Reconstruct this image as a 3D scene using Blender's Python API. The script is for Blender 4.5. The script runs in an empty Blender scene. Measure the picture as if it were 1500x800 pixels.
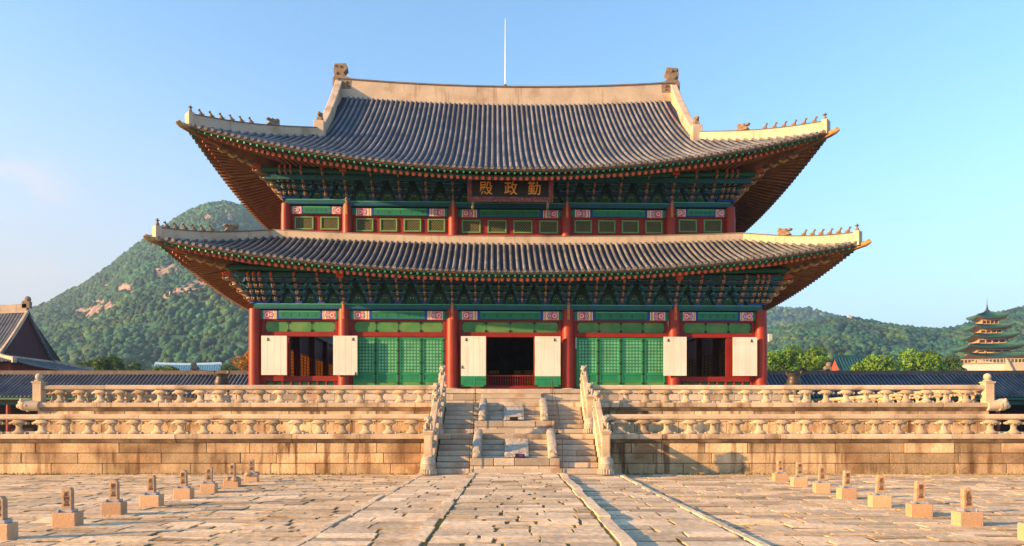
import bpy, bmesh, math, random
import numpy as np
from mathutils import Vector, Matrix, noise
R = math.radians
rnd = random.Random(11)
sc = bpy.context.scene
COL = sc.collection

# ------------------------------------------------------------------ camera
EYE, FPX, VX, VY = 1.80, 1030.0, 752.0, 620.0
cam = bpy.data.cameras.new('camera'); cam_o = bpy.data.objects.new('camera', cam); COL.objects.link(cam_o)
cam_o.location = (0, 0, EYE); cam_o.rotation_euler = (R(90), 0, 0)
cam.sensor_width = 36.0; cam.lens = FPX / 1500 * 36.0
cam.shift_x = -(VX - 750) / 1500; cam.shift_y = (VY - 400) / 1500
cam.clip_start = 0.1; cam.clip_end = 9000
sc.camera = cam_o

# ------------------------------------------------------------------ light
SUN_EL, SUN_A = 14.0, 20.5           # elevation; angle between the light's travel and the facade
world = bpy.data.worlds.new('World'); sc.world = world; world.use_nodes = True
wn = world.node_tree; wl = wn.links
sky = wn.nodes.new('ShaderNodeTexSky'); sky.sky_type = 'NISHITA'; sky.sun_disc = False
sky.sun_elevation = R(SUN_EL); sky.sun_rotation = R(-(90 + SUN_A))
sky.air_density = 1.0; sky.dust_density = 0.6; sky.ozone_density = 2.0
bg = wn.nodes['Background']; bg.inputs[1].default_value = 0.10

def wnode(t, **kw):
    n = wn.nodes.new(t)
    for k, v in kw.items(): setattr(n, k, v)
    return n
# soft cream cloud banks low in the west
tc = wnode('ShaderNodeTexCoord'); sep = wnode('ShaderNodeSeparateXYZ'); wl.new(tc.outputs['Generated'], sep.inputs[0])
mp = wnode('ShaderNodeMapping'); mp.inputs['Scale'].default_value = (3.2, 3.2, 6.5); mp.inputs['Location'].default_value = (0.35, 0.2, 0.1)
wl.new(tc.outputs['Generated'], mp.inputs[0])
nz = wnode('ShaderNodeTexNoise'); nz.inputs['Scale'].default_value = 2.4; nz.inputs['Detail'].default_value = 7; nz.inputs['Roughness'].default_value = .55
wl.new(mp.outputs[0], nz.inputs[0])
def wmap(src, a, b, c=0.0, d=1.0):
    m = wnode('ShaderNodeMapRange'); m.interpolation_type = 'SMOOTHSTEP'
    for i, v in zip((1, 2, 3, 4), (a, b, c, d)): m.inputs[i].default_value = v
    wl.new(src, m.inputs[0]); return m.outputs[0]
def wmul(a, b):
    m = wnode('ShaderNodeMath', operation='MULTIPLY')
    for i, v in enumerate((a, b)):
        if isinstance(v, (int, float)): m.inputs[i].default_value = v
        else: wl.new(v, m.inputs[i])
    return m.outputs[0]
cl = wmap(nz.outputs[0], .46, .66)
cl = wmul(cl, wmap(sep.outputs[0], -.49, -.575))          # only far to the west
cl = wmul(cl, wmul(wmap(sep.outputs[2], .14, .22), wmap(sep.outputs[2], .33, .24)))
cl = wmul(cl, .8)
hs = wnode('ShaderNodeHueSaturation'); hs.inputs['Saturation'].default_value = 1.12; hs.inputs['Hue'].default_value = .494; hs.inputs['Value'].default_value = 1.2
wl.new(sky.outputs[0], hs.inputs['Color'])
# thin veil of lit vapour: cream low in the west, pale grey-blue round the rest of the horizon
def veil(prev, fac, col):
    m = wnode('ShaderNodeMix', data_type='RGBA'); wl.new(fac, m.inputs[0]); wl.new(prev, m.inputs[6]); m.inputs[7].default_value = (*col, 1); return m.outputs[2]
v = veil(hs.outputs[0], wmul(wmap(sep.outputs[2], .36, .0), .55), (1.70, 1.58, 2.05))
v = veil(v, wmul(wmul(wmap(sep.outputs[0], -.02, -.60), wmap(sep.outputs[2], .50, .05)), .72), (2.6, 2.2, 1.85))
v = veil(v, cl, (3.6, 2.75, 2.25))
wl.new(v, bg.inputs[0])

sun = bpy.data.lights.new('sun', 'SUN'); sun_o = bpy.data.objects.new('sun', sun); COL.objects.link(sun_o)
sun.energy = 5.0; sun.angle = R(0.6); sun.color = (1.0, .56, .22)
tr = Vector((math.cos(R(SUN_EL)) * math.cos(R(SUN_A)), math.cos(R(SUN_EL)) * math.sin(R(SUN_A)), -math.sin(R(SUN_EL))))
sun_o.rotation_euler = tr.to_track_quat('-Z', 'Y').to_euler(); sun_o.location = (-30, -10, 40)

vs = sc.view_settings
vs.view_transform = 'Standard'; vs.look = 'None'; vs.gamma = 1; vs.use_curve_mapping = False; vs.exposure = 1.85
sc.cycles.max_bounces = 6; sc.cycles.diffuse_bounces = 3; sc.cycles.use_denoising = True

# ------------------------------------------------------------------ materials
MATS = {}
def mat(name, base, rough=.8, var=.18, scale=2.0, fine=0.0, fscale=30, bump=0.0, bscale=25, second=None, sec_t=(.5, .7), sec_scale=1.2,
        streak=None, streak_t=(.55, .75), orand=0.0, spec=.3, transl=0.0, metal=0.0, zscale=1.0, emit=None):
    """principled surface: base colour + cloudy variation + fine grain + optional patches, drip streaks, per-object and per-face tint"""
    m = bpy.data.materials.new(name); m.use_nodes = True; MATS[name] = m
    nt = m.node_tree; L = nt.links; N = nt.nodes; bs = N['Principled BSDF']
    bs.inputs['Roughness'].default_value = rough; bs.inputs['Specular IOR Level'].default_value = spec; bs.inputs['Metallic'].default_value = metal
    t = N.new('ShaderNodeTexCoord'); co = t.outputs['Object']
    def nse(sc_, det=4, mapping=None):
        n = N.new('ShaderNodeTexNoise'); n.inputs['Scale'].default_value = sc_; n.inputs['Detail'].default_value = det
        src = co
        if mapping:
            p = N.new('ShaderNodeMapping'); p.inputs['Scale'].default_value = mapping; L.new(co, p.inputs[0]); src = p.outputs[0]
        L.new(src, n.inputs[0]); return n.outputs[0]
    def rng(src, a, b, c=0., d=1.):
        n = N.new('ShaderNodeMapRange')
        for i, v in zip((1, 2, 3, 4), (a, b, c, d)): n.inputs[i].default_value = v
        L.new(src, n.inputs[0]); return n.outputs[0]
    def mul(a, b, op='MULTIPLY'):
        n = N.new('ShaderNodeMath'); n.operation = op
        for i, v in enumerate((a, b)):
            if isinstance(v, (int, float)): n.inputs[i].default_value = v
            else: L.new(v, n.inputs[i])
        return n.outputs[0]
    def mixc(f, a, b):
        n = N.new('ShaderNodeMix'); n.data_type = 'RGBA'
        if isinstance(f, (int, float)): n.inputs[0].default_value = f
        else: L.new(f, n.inputs[0])
        for i, v in ((6, a), (7, b)):
            if isinstance(v, tuple): n.inputs[i].default_value = (*v[:3], 1)
            else: L.new(v, n.inputs[i])
        return n.outputs[2]
    c = base
    if second:
        c = mixc(rng(nse(sec_scale, 6), *sec_t), c, second)
    if streak:
        f = rng(nse(1.0, 6, (3.4, 3.4, .30)), *streak_t)
        f = mul(f, rng(nse(.35, 2), .35, .6))
        c = mixc(f, c, streak)
    b = rng(nse(scale, 4), .3, .7, 1 - var, 1 + var)
    if fine: b = mul(b, rng(nse(fscale, 3), .3, .7, 1 - fine, 1 + fine))
    a = N.new('ShaderNodeAttribute'); a.attribute_name = 'tint'; a.attribute_type = 'GEOMETRY'
    b = mul(b, mul(a.outputs['Fac'], 1.0, 'ADD'))
    if orand:
        o = N.new('ShaderNodeObjectInfo'); b = mul(b, rng(o.outputs['Random'], 0, 1, 1 - orand, 1 + orand))
    v = N.new('ShaderNodeVectorMath'); v.operation = 'SCALE'
    if isinstance(c, tuple): v.inputs[0].default_value = c[:3]
    else: L.new(c, v.inputs[0])
    L.new(b, v.inputs['Scale']); colour = v.outputs[0]
    L.new(colour, bs.inputs['Base Color'])
    if bump:
        bn = N.new('ShaderNodeBump'); bn.inputs['Strength'].default_value = bump; bn.inputs['Distance'].default_value = .03
        L.new(nse(bscale, 5), bn.inputs['Height']); L.new(bn.outputs[0], bs.inputs['Normal'])
    if transl:
        tb = N.new('ShaderNodeBsdfTranslucent'); L.new(colour, tb.inputs[0])
        mx = N.new('ShaderNodeMixShader'); mx.inputs[0].default_value = transl
        L.new(bs.outputs[0], mx.inputs[1]); L.new(tb.outputs[0], mx.inputs[2]); L.new(mx.outputs[0], N['Material Output'].inputs[0])
    return m

def pattern(name, kind, ka, kb, lo, hi, dark, light, rough=.7):
    """two-colour lattice painted/carved on a panel, repeating in the panel's own plane"""
    m = bpy.data.materials.new(name); m.use_nodes = True; MATS[name] = m
    nt = m.node_tree; L = nt.links; N = nt.nodes; bs = N['Principled BSDF']; bs.inputs['Roughness'].default_value = rough
    t = N.new('ShaderNodeTexCoord'); s = N.new('ShaderNodeSeparateXYZ'); L.new(t.outputs['Object'], s.inputs[0])
    def op(o, a, b=0.0):
        n = N.new('ShaderNodeMath'); n.operation = o
        for i, v in enumerate((a, b)):
            if isinstance(v, (int, float)): n.inputs[i].default_value = v
            else: L.new(v, n.inputs[i])
        return n.outputs[0]
    x, z = op('MULTIPLY', s.outputs[0], ka), op('MULTIPLY', s.outputs[2], kb)
    if kind == 'dots': f = op('MULTIPLY', op('COSINE', x), op('COSINE', z)); f = op('ABSOLUTE', f)
    else:
        f = op('MAXIMUM', op('ABSOLUTE', op('SINE', op('ADD', x, z))), op('ABSOLUTE', op('SINE', op('SUBTRACT', x, z))))
    r = N.new('ShaderNodeMapRange')
    for i, v in zip((1, 2), (lo, hi)): r.inputs[i].default_value = v
    L.new(f, r.inputs[0])
    n = N.new('ShaderNodeMix'); n.data_type = 'RGBA'; L.new(r.outputs[0], n.inputs[0])
    n.inputs[6].default_value = (*dark, 1); n.inputs[7].default_value = (*light, 1)
    nz_ = N.new('ShaderNodeTexNoise'); nz_.inputs['Scale'].default_value = 1.3; L.new(t.outputs['Object'], nz_.inputs[0])
    rr = N.new('ShaderNodeMapRange')
    for i, v in zip((1, 2, 3, 4), (.3, .7, .8, 1.2)): rr.inputs[i].default_value = v
    L.new(nz_.outputs[0], rr.inputs[0])
    v = N.new('ShaderNodeVectorMath'); v.operation = 'SCALE'; L.new(n.outputs[2], v.inputs[0]); L.new(rr.outputs[0], v.inputs['Scale'])
    L.new(v.outputs[0], bs.inputs['Base Color'])
    return m

STAIN = (.14, .075, .035)
mat('granite_wall', (.50, .36, .205), .85, .2, 1.1, .18, 22, .6, 14, second=(.27, .165, .085), sec_t=(.47, .66), sec_scale=.7, streak=STAIN, streak_t=(.50, .60))
mat('granite_coping', (.47, .375, .26), .85, .15, 1.3, .12, 26, .4, 20, second=(.24, .16, .10), sec_t=(.55, .7), sec_scale=.9, streak=STAIN, streak_t=(.52, .68))
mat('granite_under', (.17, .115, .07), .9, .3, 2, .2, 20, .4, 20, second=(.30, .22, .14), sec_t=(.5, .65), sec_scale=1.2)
mat('granite_rail', (.48, .38, .26), .85, .15, 2, .14, 30, .4, 22, second=(.27, .19, .12), sec_t=(.56, .72), sec_scale=1.1, orand=.1)
mat('granite_baluster', (.43, .335, .225), .85, .15, 3, .14, 30, .4, 24, second=(.22, .14, .085), sec_t=(.50, .68), sec_scale=2.2, orand=.33)
mat('granite_step', (.41, .35, .27), .85, .15, 1.6, .14, 24, .4, 20, second=(.33, .22, .14), sec_t=(.55, .7), sec_scale=1.2)
mat('granite_carved', (.36, .32, .26), .85, .25, 5, .3, 30, 1.0, 14)
mat('granite_pale', (.42, .345, .25), .85, .12, 2, .1, 30, .3, 20)
mat('paving', (.53, .415, .27), .9, .2, .5, .22, 11, .8, 6, second=(.40, .30, .19), sec_t=(.52, .70), sec_scale=.8)
mat('path_slab', (.53, .43, .295), .9, .18, .6, .22, 11, .7, 6, second=(.33, .25, .165), sec_t=(.56, .72), sec_scale=.8)
mat('joint_soil', (.25, .155, .05), 1, .4, 1.5, .3, 20, .6, 20, second=(.16, .13, .03), sec_t=(.5, .6))
mat('riser_shade', (.07, .045, .025), 1, .3, 3)  # dark tone for the painted shadow lines on the stairs
mat('earth', (.36, .28, .20), 1, .25, .05, .2, 3)
mat('moss', (.22, .17, .03), 1, .35, 3, .3, 20)
mat('rank_block', (.50, .32, .19), .85, .12, 2.5, .14, 40, .35, 30, orand=.12)
mat('rank_slab', (.40, .27, .17), .85, .25, 5, .2, 40, .5, 30, second=(.26, .16, .10), sec_t=(.5, .65), sec_scale=4, orand=.1)
mat('engraving', (.12, .07, .04), .9, .1)
mat('steel_clamp', (.30, .33, .38), .45, .15, 9, metal=.3)

mat('roof_tile', (.134, .142, .152), .68, .25, .9, .18, 9, .25, 14, second=(.085, .095, .12), sec_t=(.5, .65), sec_scale=.6, spec=.35)
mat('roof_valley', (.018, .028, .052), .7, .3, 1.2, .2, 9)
mat('roof_tile_edge', (.16, .15, .14), .7, .25, 2, .2, 9)
mat('ridge_plaster', (.46, .385, .29), .85, .14, .7, .1, 18, .2, 12, second=(.32, .24, .16), sec_t=(.54, .74), sec_scale=.8, streak=(.28, .2, .13), streak_t=(.58, .74))
mat('ridge_cap', (.13, .105, .085), .8, .25, 2, .2, 12)
mat('finial_clay', (.21, .16, .11), .85, .25, 4, .2, 22, .6, 14)
mat('red_column', (.24, .019, .006), .5, .14, 1.2, .06, 20, spec=.4)
mat('red_frame', (.21, .014, .010), .6, .16, 1.5, .06, 20)
mat('red_end', (.66, .13, .06), .6, .1, 6)
mat('salmon', (.62, .22, .14), .6, .1, 6)
mat('rafter_brown', (.22, .105, .042), .65, .2, 2)
mat('rafter_green', (.02, .13, .075), .6, .15, 3)
mat('soffit_board', (.29, .16, .065), .75, .2, 1.5)
mat('teal_beam', (.008, .105, .105), .55, .18, 2)
mat('green_beam', (.012, .175, .085), .55, .14, 2)
mat('edge_green', (.015, .17, .08), .55, .12, 3)
mat('mint', (.06, .34, .20), .6, .12, 5)
mat('deep_blue', (.012, .05, .27), .6, .15, 4)
mat('bracket_blue', (.014, .062, .12), .6, .3, 5)
mat('bracket_teal', (.012, .092, .105), .6, .3, 5)
mat('bracket_line', (.17, .27, .25), .6, .2, 9)
mat('tongue', (.32, .19, .10), .6, .35, 9)
mat('tongue_red', (.5, .09, .04), .6, .2, 6)
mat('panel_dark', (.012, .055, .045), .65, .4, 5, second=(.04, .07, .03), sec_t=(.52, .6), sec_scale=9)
mat('pink', (.55, .22, .30), .6, .2, 7)
mat('rosy', (.62, .10, .14), .6, .1, 7)
mat('white_paint', (.72, .70, .66), .6, .1, 5)
mat('yellow_paint', (.62, .42, .08), .6, .1, 5)
mat('transom', (.055, .20, .06), .6, .16, 1.4, second=(.10, .22, .07), sec_t=(.45, .6), sec_scale=1)
mat('transom_frame', (.012, .10, .05), .6, .1, 3)
mat('window_frame', (.12, .27, .10), .6, .12, 3)
mat('door_green', (.012, .22, .075), .55, .16, 2)
mat('door_trim', (.02, .035, .03), .6, .1, 3)
mat('paper_white', (.68, .63, .56), .8, .07, .8, .04, 30, streak=(.42, .34, .26), streak_t=(.60, .8))
mat('iron', (.015, .014, .013), .5, .1, 3)
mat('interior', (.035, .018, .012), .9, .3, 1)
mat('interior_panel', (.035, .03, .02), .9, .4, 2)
mat('lattice_wood', (.05, .03, .015), .8, .2, 4)
mat('hanji', (.60, .36, .07), .9, .1, 2, transl=.6)
mat('plaque_black', (.008, .007, .006), .45, .1, 2)
mat('plaque_frame', (.20, .06, .06), .65, .3, 6, second=(.25, .14, .14), sec_t=(.52, .6), sec_scale=9)
mat('gilt', (.78, .36, .035), .45, .08, 5)
mat('gold_tip', (.32, .21, .085), .6, .3, 6)
mat('bronze', (.030, .022, .014), .5, .3, 4, spec=.5)
mat('black_metal', (.012, .012, .012), .5, .05)
mat('purple_paint', (.09, .02, .17), .5, .05)
mat('white_rod', (.75, .75, .75), .4, .02)
mat('maroon_gable', (.055, .014, .022), .8, .15, 1)
mat('blue_tile', (.06, .21, .36), .55, .1, .3)
mat('blue_ridge', (.30, .52, .70), .6, .1)
mat('teal_tile', (.010, .065, .08), .6, .12, .4)
mat('vermilion', (.52, .075, .03), .7, .1)
mat('pagoda_tile', (.006, .055, .05), .6, .18, .5)
mat('pagoda_wall', (.46, .36, .24), .8, .12, .6)
mat('pagoda_under', (.40, .25, .11), .8, .15, .6)
mat('pagoda_stone', (.66, .57, .46), .85, .1, .4)
mat('pale_wall', (.5, .48, .42), .8, .1)
mat('bark', (.10, .07, .045), .9, .25, 4)
mat('leaf_bright', (.12, .235, .030), .7, .3, .35, transl=.3)
mat('leaf_mid', (.07, .14, .025), .7, .3, .35, transl=.25)
mat('leaf_autumn', (.34, .17, .02), .7, .3, .35, transl=.25)
mat('forest', (.018, .078, .034), .9, .45, .03, .4, .6, 1.0, .5, second=(.065, .115, .022), sec_t=(.50, .68), sec_scale=.018)
mat('rock_face', (.33, .225, .165), .95, .25, .05, .3, .4, 1, .2, second=(.16, .12, .09), sec_t=(.46, .60), sec_scale=.09)
pattern('door_lattice', 'dots', math.pi / .19, math.pi / .19, .40, .60, (.010, .16, .065), (.12, .38, .22))
pattern('window_lattice', 'diag', math.pi / .17, math.pi / .17, .91, .96, (.006, .008, .004), (.12, .12, .022))

# ------------------------------------------------------------------ mesh builder
class MB:
    def __init__(s, off=(0, 0, 0)):
        s.v, s.f, s.m, s.t, s.off, s.names = [], [], [], [], off, []
    def mi(s, name):
        if name not in s.names: s.names.append(name)
        return s.names.index(name)
    def add(s, vs_, fs, m, t=0.0):
        b = len(s.v); s.v += [tuple(p) for p in vs_]; k = s.mi(m)
        for f in fs:
            s.f.append([b + i for i in f]); s.m.append(k)
        s.t += list(t) if isinstance(t, (list, tuple)) else [t] * len(fs)
    def box(s, x0, x1, y0, y1, z0, z1, m, t=0.0):
        s.add([(x0, y0, z0), (x1, y0, z0), (x1, y1, z0), (x0, y1, z0), (x0, y0, z1), (x1, y0, z1), (x1, y1, z1), (x0, y1, z1)],
              [(0, 3, 2, 1), (4, 5, 6, 7), (0, 1, 5, 4), (1, 2, 6, 5), (2, 3, 7, 6), (3, 0, 4, 7)], m, t)
    def hexa(s, lo, hi, m, t=0.0):
        """lo, hi: four points each, same winding"""
        s.add(list(lo) + list(hi), [(0, 3, 2, 1), (4, 5, 6, 7), (0, 1, 5, 4), (1, 2, 6, 5), (2, 3, 7, 6), (3, 0, 4, 7)], m, t)
    def beam(s, p0, p1, w, h, m, t=0.0, w1=None, h1=None, endm=None):
        p0, p1 = Vector(p0), Vector(p1); d = (p1 - p0).normalized()
        x = d.cross(Vector((0, 0, 1)));  x = x.normalized() if x.length > 1e-4 else Vector((1, 0, 0))
        z = x.cross(d)
        w1 = w if w1 is None else w1; h1 = h if h1 is None else h1
        q = lambda p, a, b: [p - x * a / 2 - z * b / 2, p + x * a / 2 - z * b / 2, p + x * a / 2 + z * b / 2, p - x * a / 2 + z * b / 2]
        a, b = q(p0, w, h), q(p1, w1, h1)
        s.add(a + b, [(0, 1, 5, 4), (1, 2, 6, 5), (2, 3, 7, 6), (3, 0, 4, 7)], m, t)
        s.add(a, [(3, 2, 1, 0)], endm or m, t); s.add(b, [(0, 1, 2, 3)], m, t)
    def tube(s, path, r, n, m, t=0.0, cap0=None, cap1=None, sx=1.0):
        path = [Vector(p) for p in path]; k = len(path)
        rs = r if isinstance(r, (list, tuple)) else [r] * k
        vs_ = []
        for i, p in enumerate(path):
            d = (path[min(i + 1, k - 1)] - path[max(i - 1, 0)]).normalized()
            u = d.cross(Vector((0, 0, 1))); u = u.normalized() if u.length > 1e-3 else Vector((1, 0, 0))
            w = u.cross(d)
            for j in range(n):
                a = 2 * math.pi * (j + .5) / n
                vs_.append(p + u * (math.cos(a) * rs[i] * sx) + w * (math.sin(a) * rs[i]))
        fs = [(i * n + j, i * n + (j + 1) % n, (i + 1) * n + (j + 1) % n, (i + 1) * n + j) for i in range(k - 1) for j in range(n)]
        s.add(vs_, fs, m, t)
        s.add(vs_[:n], [tuple(range(n - 1, -1, -1))], cap0 or m, t); s.add(vs_[-n:], [tuple(range(n))], cap1 or m, t)
    def lathe(s, prof, c, n, m, t=0.0, sx=1.0, sy=1.0):
        vs_ = []
        for r, z in prof:
            for j in range(n):
                a = 2 * math.pi * (j + .5) / n
                vs_.append((c[0] + math.cos(a) * r * sx, c[1] + math.sin(a) * r * sy, c[2] + z))
        k = len(prof)
        fs = [(i * n + j, i * n + (j + 1) % n, (i + 1) * n + (j + 1) % n, (i + 1) * n + j) for i in range(k - 1) for j in range(n)]
        fs += [tuple(range(n - 1, -1, -1)), tuple((k - 1) * n + j for j in range(n))]
        s.add(vs_, fs, m, t)
    def blob(s, c, r, m, n=10, k=7, t=0.0, jit=0.0, rot=0.0):
        vs_ = []
        for i in range(k + 1):
            th = math.pi * i / k
            for j in range(n):
                a = 2 * math.pi * j / n; q = 1 + jit * (rnd.random() - .5)
                x, y, z = r[0] * math.sin(th) * math.cos(a) * q, r[1] * math.sin(th) * math.sin(a) * q, r[2] * math.cos(th)
                vs_.append((c[0] + x * math.cos(rot) - y * math.sin(rot), c[1] + x * math.sin(rot) + y * math.cos(rot), c[2] + z))
        fs = [(i * n + j, (i + 1) * n + j, (i + 1) * n + (j + 1) % n, i * n + (j + 1) % n) for i in range(k) for j in range(n)]
        s.add(vs_, fs, m, t)
    def prism(s, poly, fn, d0, d1, m, t=0.0):
        """poly: 2D outline (ccw); fn(a, b, d) -> 3D point"""
        n = len(poly); vs_ = [fn(a, b, d0) for a, b in poly] + [fn(a, b, d1) for a, b in poly]
        s.add(vs_, [tuple(range(n - 1, -1, -1)), tuple(range(n, 2 * n))] + [(i, (i + 1) % n, n + (i + 1) % n, n + i) for i in range(n)], m, t)
    def grid(s, pts, m, t=0.0, flip=False):
        a, b = len(pts), len(pts[0]); vs_ = [p for r in pts for p in r]
        fs = [(i * b + j, (i + 1) * b + j, (i + 1) * b + j + 1, i * b + j + 1) for i in range(a - 1) for j in range(b - 1)]
        if flip: fs = [f[::-1] for f in fs]
        s.add(vs_, fs, m, t)
    def sweep(s, path, secs, m, t=0.0):
        """secs[i]: closed ring of points at path step i, same count each"""
        n = len(secs[0]); k = len(secs); vs_ = [p for r in secs for p in r]
        fs = [(i * n + j, i * n + (j + 1) % n, (i + 1) * n + (j + 1) % n, (i + 1) * n + j) for i in range(k - 1) for j in range(n)]
        fs += [tuple(range(n - 1, -1, -1)), tuple((k - 1) * n + j for j in range(n))]
        s.add(vs_, fs, m, t)
    def mesh(s, name, smooth=False, fix=True):
        me = bpy.data.meshes.new(name); o = s.off
        me.from_pydata([(p[0] + o[0], p[1] + o[1], p[2] + o[2]) for p in s.v], [], s.f)
        for nm in s.names: me.materials.append(MATS[nm])
        me.polygons.foreach_set('material_index', s.m)
        at = me.attributes.new('tint', 'FLOAT', 'FACE'); at.data.foreach_set('value', s.t)
        if fix:
            bm = bmesh.new(); bm.from_mesh(me); bmesh.ops.recalc_face_normals(bm, faces=bm.faces); bm.to_mesh(me); bm.free()
        if smooth:
            me.shade_smooth(); me.set_sharp_from_angle(angle=R(smooth if smooth is not True else 40))
        me.update(); return me
    def build(s, name, parent=None, smooth=False, bevel=0, fix=True, loc=None):
        o = bpy.data.objects.new(name, s.mesh(name, smooth, fix)); COL.objects.link(o)
        if parent: o.parent = parent
        if loc: o.location = loc
        if bevel:
            b = o.modifiers.new('bevel', 'BEVEL'); b.width = bevel; b.segments = 1; b.limit_method = 'ANGLE'; b.angle_limit = R(50)
        return o

def to_mesh(o):
    """turn lettering into real mesh geometry"""
    dg = bpy.context.evaluated_depsgraph_get(); me = bpy.data.meshes.new_from_object(o.evaluated_get(dg))
    n = bpy.data.objects.new(o.name, me); n.parent = o.parent; n.location = o.location; n.rotation_euler = o.rotation_euler
    nm = o.name; bpy.data.objects.remove(o); COL.objects.link(n); n.name = nm
    return n
def inst(src, parent, loc=(0, 0, 0), rot=(0, 0, 0), scale=(1, 1, 1), name=None):
    o = src.copy(); COL.objects.link(o); o.parent = parent; o.location = loc; o.rotation_euler = rot; o.scale = scale
    if name: o.name = name
    return o
def meshobj(name, me, parent=None, loc=(0, 0, 0), rot=(0, 0, 0), scale=(1, 1, 1)):
    o = bpy.data.objects.new(name, me); COL.objects.link(o); o.parent = parent; o.location = loc; o.rotation_euler = rot; o.scale = scale
    return o
def tag(o, label=None, cat=None, group=None, kind=None):
    for k, v in (('label', label), ('category', cat), ('group', group), ('kind', kind)):
        if v: o[k] = v
    return o
def thing(name, label, cat, loc=(0, 0, 0), rz=0, group=None):
    o = bpy.data.objects.new(name, None); COL.objects.link(o); o.location = loc; o.rotation_euler = (0, 0, rz); o.empty_display_size = .3
    return tag(o, label, cat, group)
def px(x, y, d):
    return Vector(((x - VX) * d / FPX, d, EYE + (VY - y) * d / FPX))
def lerp(a, b, t): return a + (b - a) * t
# ================================================================== GROUND
def sheet(name, x0, x1, y0, y1, z, m):
    b = MB(); b.add([(x0, y0, z), (x1, y0, z), (x1, y1, z), (x0, y1, z)], [(0, 1, 2, 3)], m)
    return tag(b.build(name, fix=False), kind='structure')
sheet('ground', -6000, 6000, -300, 9000, -.12, 'earth')
sheet('courtyard_ground', -80, 80, -20, 76, -.017, 'joint_soil')

def stones(b, x0, x1, y0, y1, z, m, dep, wid, gap=.022, tilt=.016, wide=None, skew=.055, proud=.011):
    """rows of rough hand cut slabs, each with its own tilt, joints and chipped corners"""
    y = y0
    while y < y1 - .08:
        d = min(rnd.uniform(*dep), y1 - y); d = d if y1 - y - d > .12 else y1 - y
        x = x0 + (rnd.uniform(-.5, 0) if wide else 0)
        sk = rnd.uniform(-skew, skew)
        while x < x1 - .05:
            w = min(rnd.uniform(*wid), x1 - x); w = w if x1 - x - w > .2 else x1 - x
            if not wide or abs(x + w / 2) < wide * y + 2.5:
                # now and then a slab is split across
                cuts = [(y, y + d)] if rnd.random() > .12 else [(y, y + d * .5), (y + d * .5, y + d)]
                for c0, c1 in cuts:
                    g = gap * rnd.uniform(.4, 1.3); gy = gap * rnd.uniform(.3, 1.5); zz = z + rnd.uniform(-proud, proud); tx, ty = rnd.uniform(-tilt, tilt), rnd.uniform(-tilt, tilt)
                    j = lambda: rnd.uniform(-.022, .022)
                    q = [(x + g + j(), c0 + gy + j()), (x + w - g + j(), c0 + gy + j() + sk * w), (x + w - g + j(), c1 - gy + j() + sk * w), (x + g + j(), c1 - gy + j())]
                    cx, cy = x + w / 2, (c0 + c1) / 2
                    def P(p, s, dz): return (cx + (p[0] - cx) * s, cy + (p[1] - cy) * s, zz + dz + (p[0] - cx) * tx + (p[1] - cy) * ty)
                    base = [(p[0], p[1], z - .12) for p in q]; mid = [P(p, 1, -.020) for p in q]
                    top = [P(p, 1 - .022 / max(w, .3), rnd.uniform(-.004, .004)) for p in q]
                    t = rnd.gauss(0, .17); k = len(b.v)
                    t = max(-.35, min(.3, t)); rim = [(i + 4, (i + 1) % 4 + 4, (i + 1) % 4 + 8, i + 8) for i in range(4)]
                    b.add(base + mid + top, [(8, 9, 10, 11)] + rim, m, [t] + [t - .34] * 4)
                    b.add(base + mid, [(i, (i + 1) % 4, (i + 1) % 4 + 4, i + 4) for i in range(4)], 'joint_soil', -.2)
            x += w
        y += d

b = MB()
for xa, xb in ((-30, -3.22), (3.64, 30)):
    stones(b, xa, xb, 5.5, 24.72, 0, 'paving', (.18, .48), (.35, 1.3), wide=.75)
tag(b.build('courtyard_paving', fix=False), kind='structure')
# the three lanes of the royal way, the middle one highest, edged with long kerb slabs
XL2, XL1, XR1, XR2 = -3.2, -1.45, 1.68, 3.62
b = MB()
stones(b, XL2 + .18, XL1 - .02, 5.5, 23.05, .075, 'path_slab', (.3, .62), (.5, 1.15))
stones(b, XR1 + .02, XR2 - .18, 5.5, 23.05, .075, 'path_slab', (.3, .62), (.5, 1.15))
stones(b, XL1 + .26, XR1 - .26, 5.5, 23.05, .17, 'path_slab', (.22, .5), (.45, 1.1))
for x0, x1, z, zz in ((XL2, XL2 + .16, .075, .05), (XR2 - .16, XR2, .085, .05), (XL1, XL1 + .24, .185, .0), (XR1 - .24, XR1, .185, .0)):
    y = 5.5
    while y < 23.05:
        d = min(rnd.uniform(.6, 1.5), 23.05 - y + .01); o = rnd.uniform(-.04, .04); h = z + rnd.uniform(-.015, .015)
        b.hexa([(x0 + o, y + .012, -.1), (x1 + o, y + .012, -.1), (x1 + o, y + d - .012, -.1), (x0 + o, y + d - .012, -.1)],
               [(x0 + o + .02, y + .02, h), (x1 + o - .02, y + .02, h), (x1 + o - .02, y + d - .02, h), (x0 + o + .02, y + d - .02, h)], 'path_slab', rnd.gauss(.04, .08))
        y += d
tag(b.build('royal_path', fix=False), kind='structure')
b = MB()
b.box(XL2 + .23, XL1 + .02, 5.4, 23.05, -.06, .053, 'joint_soil'); b.box(XR1 - .02, XR2 - .23, 5.4, 23.05, -.06, .054, 'joint_soil'); b.box(XL1 + .05, XR1 - .05, 5.4, 23.05, -.05, .149, 'joint_soil')
tag(b.build('path_bed'), kind='structure')
b = MB(); b.box(XL2 - .05, XR2 + .05, 23.06, 25.0, -.1, .10, 'granite_pale'); tag(b.build('stair_apron', bevel=.01), kind='structure')
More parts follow.
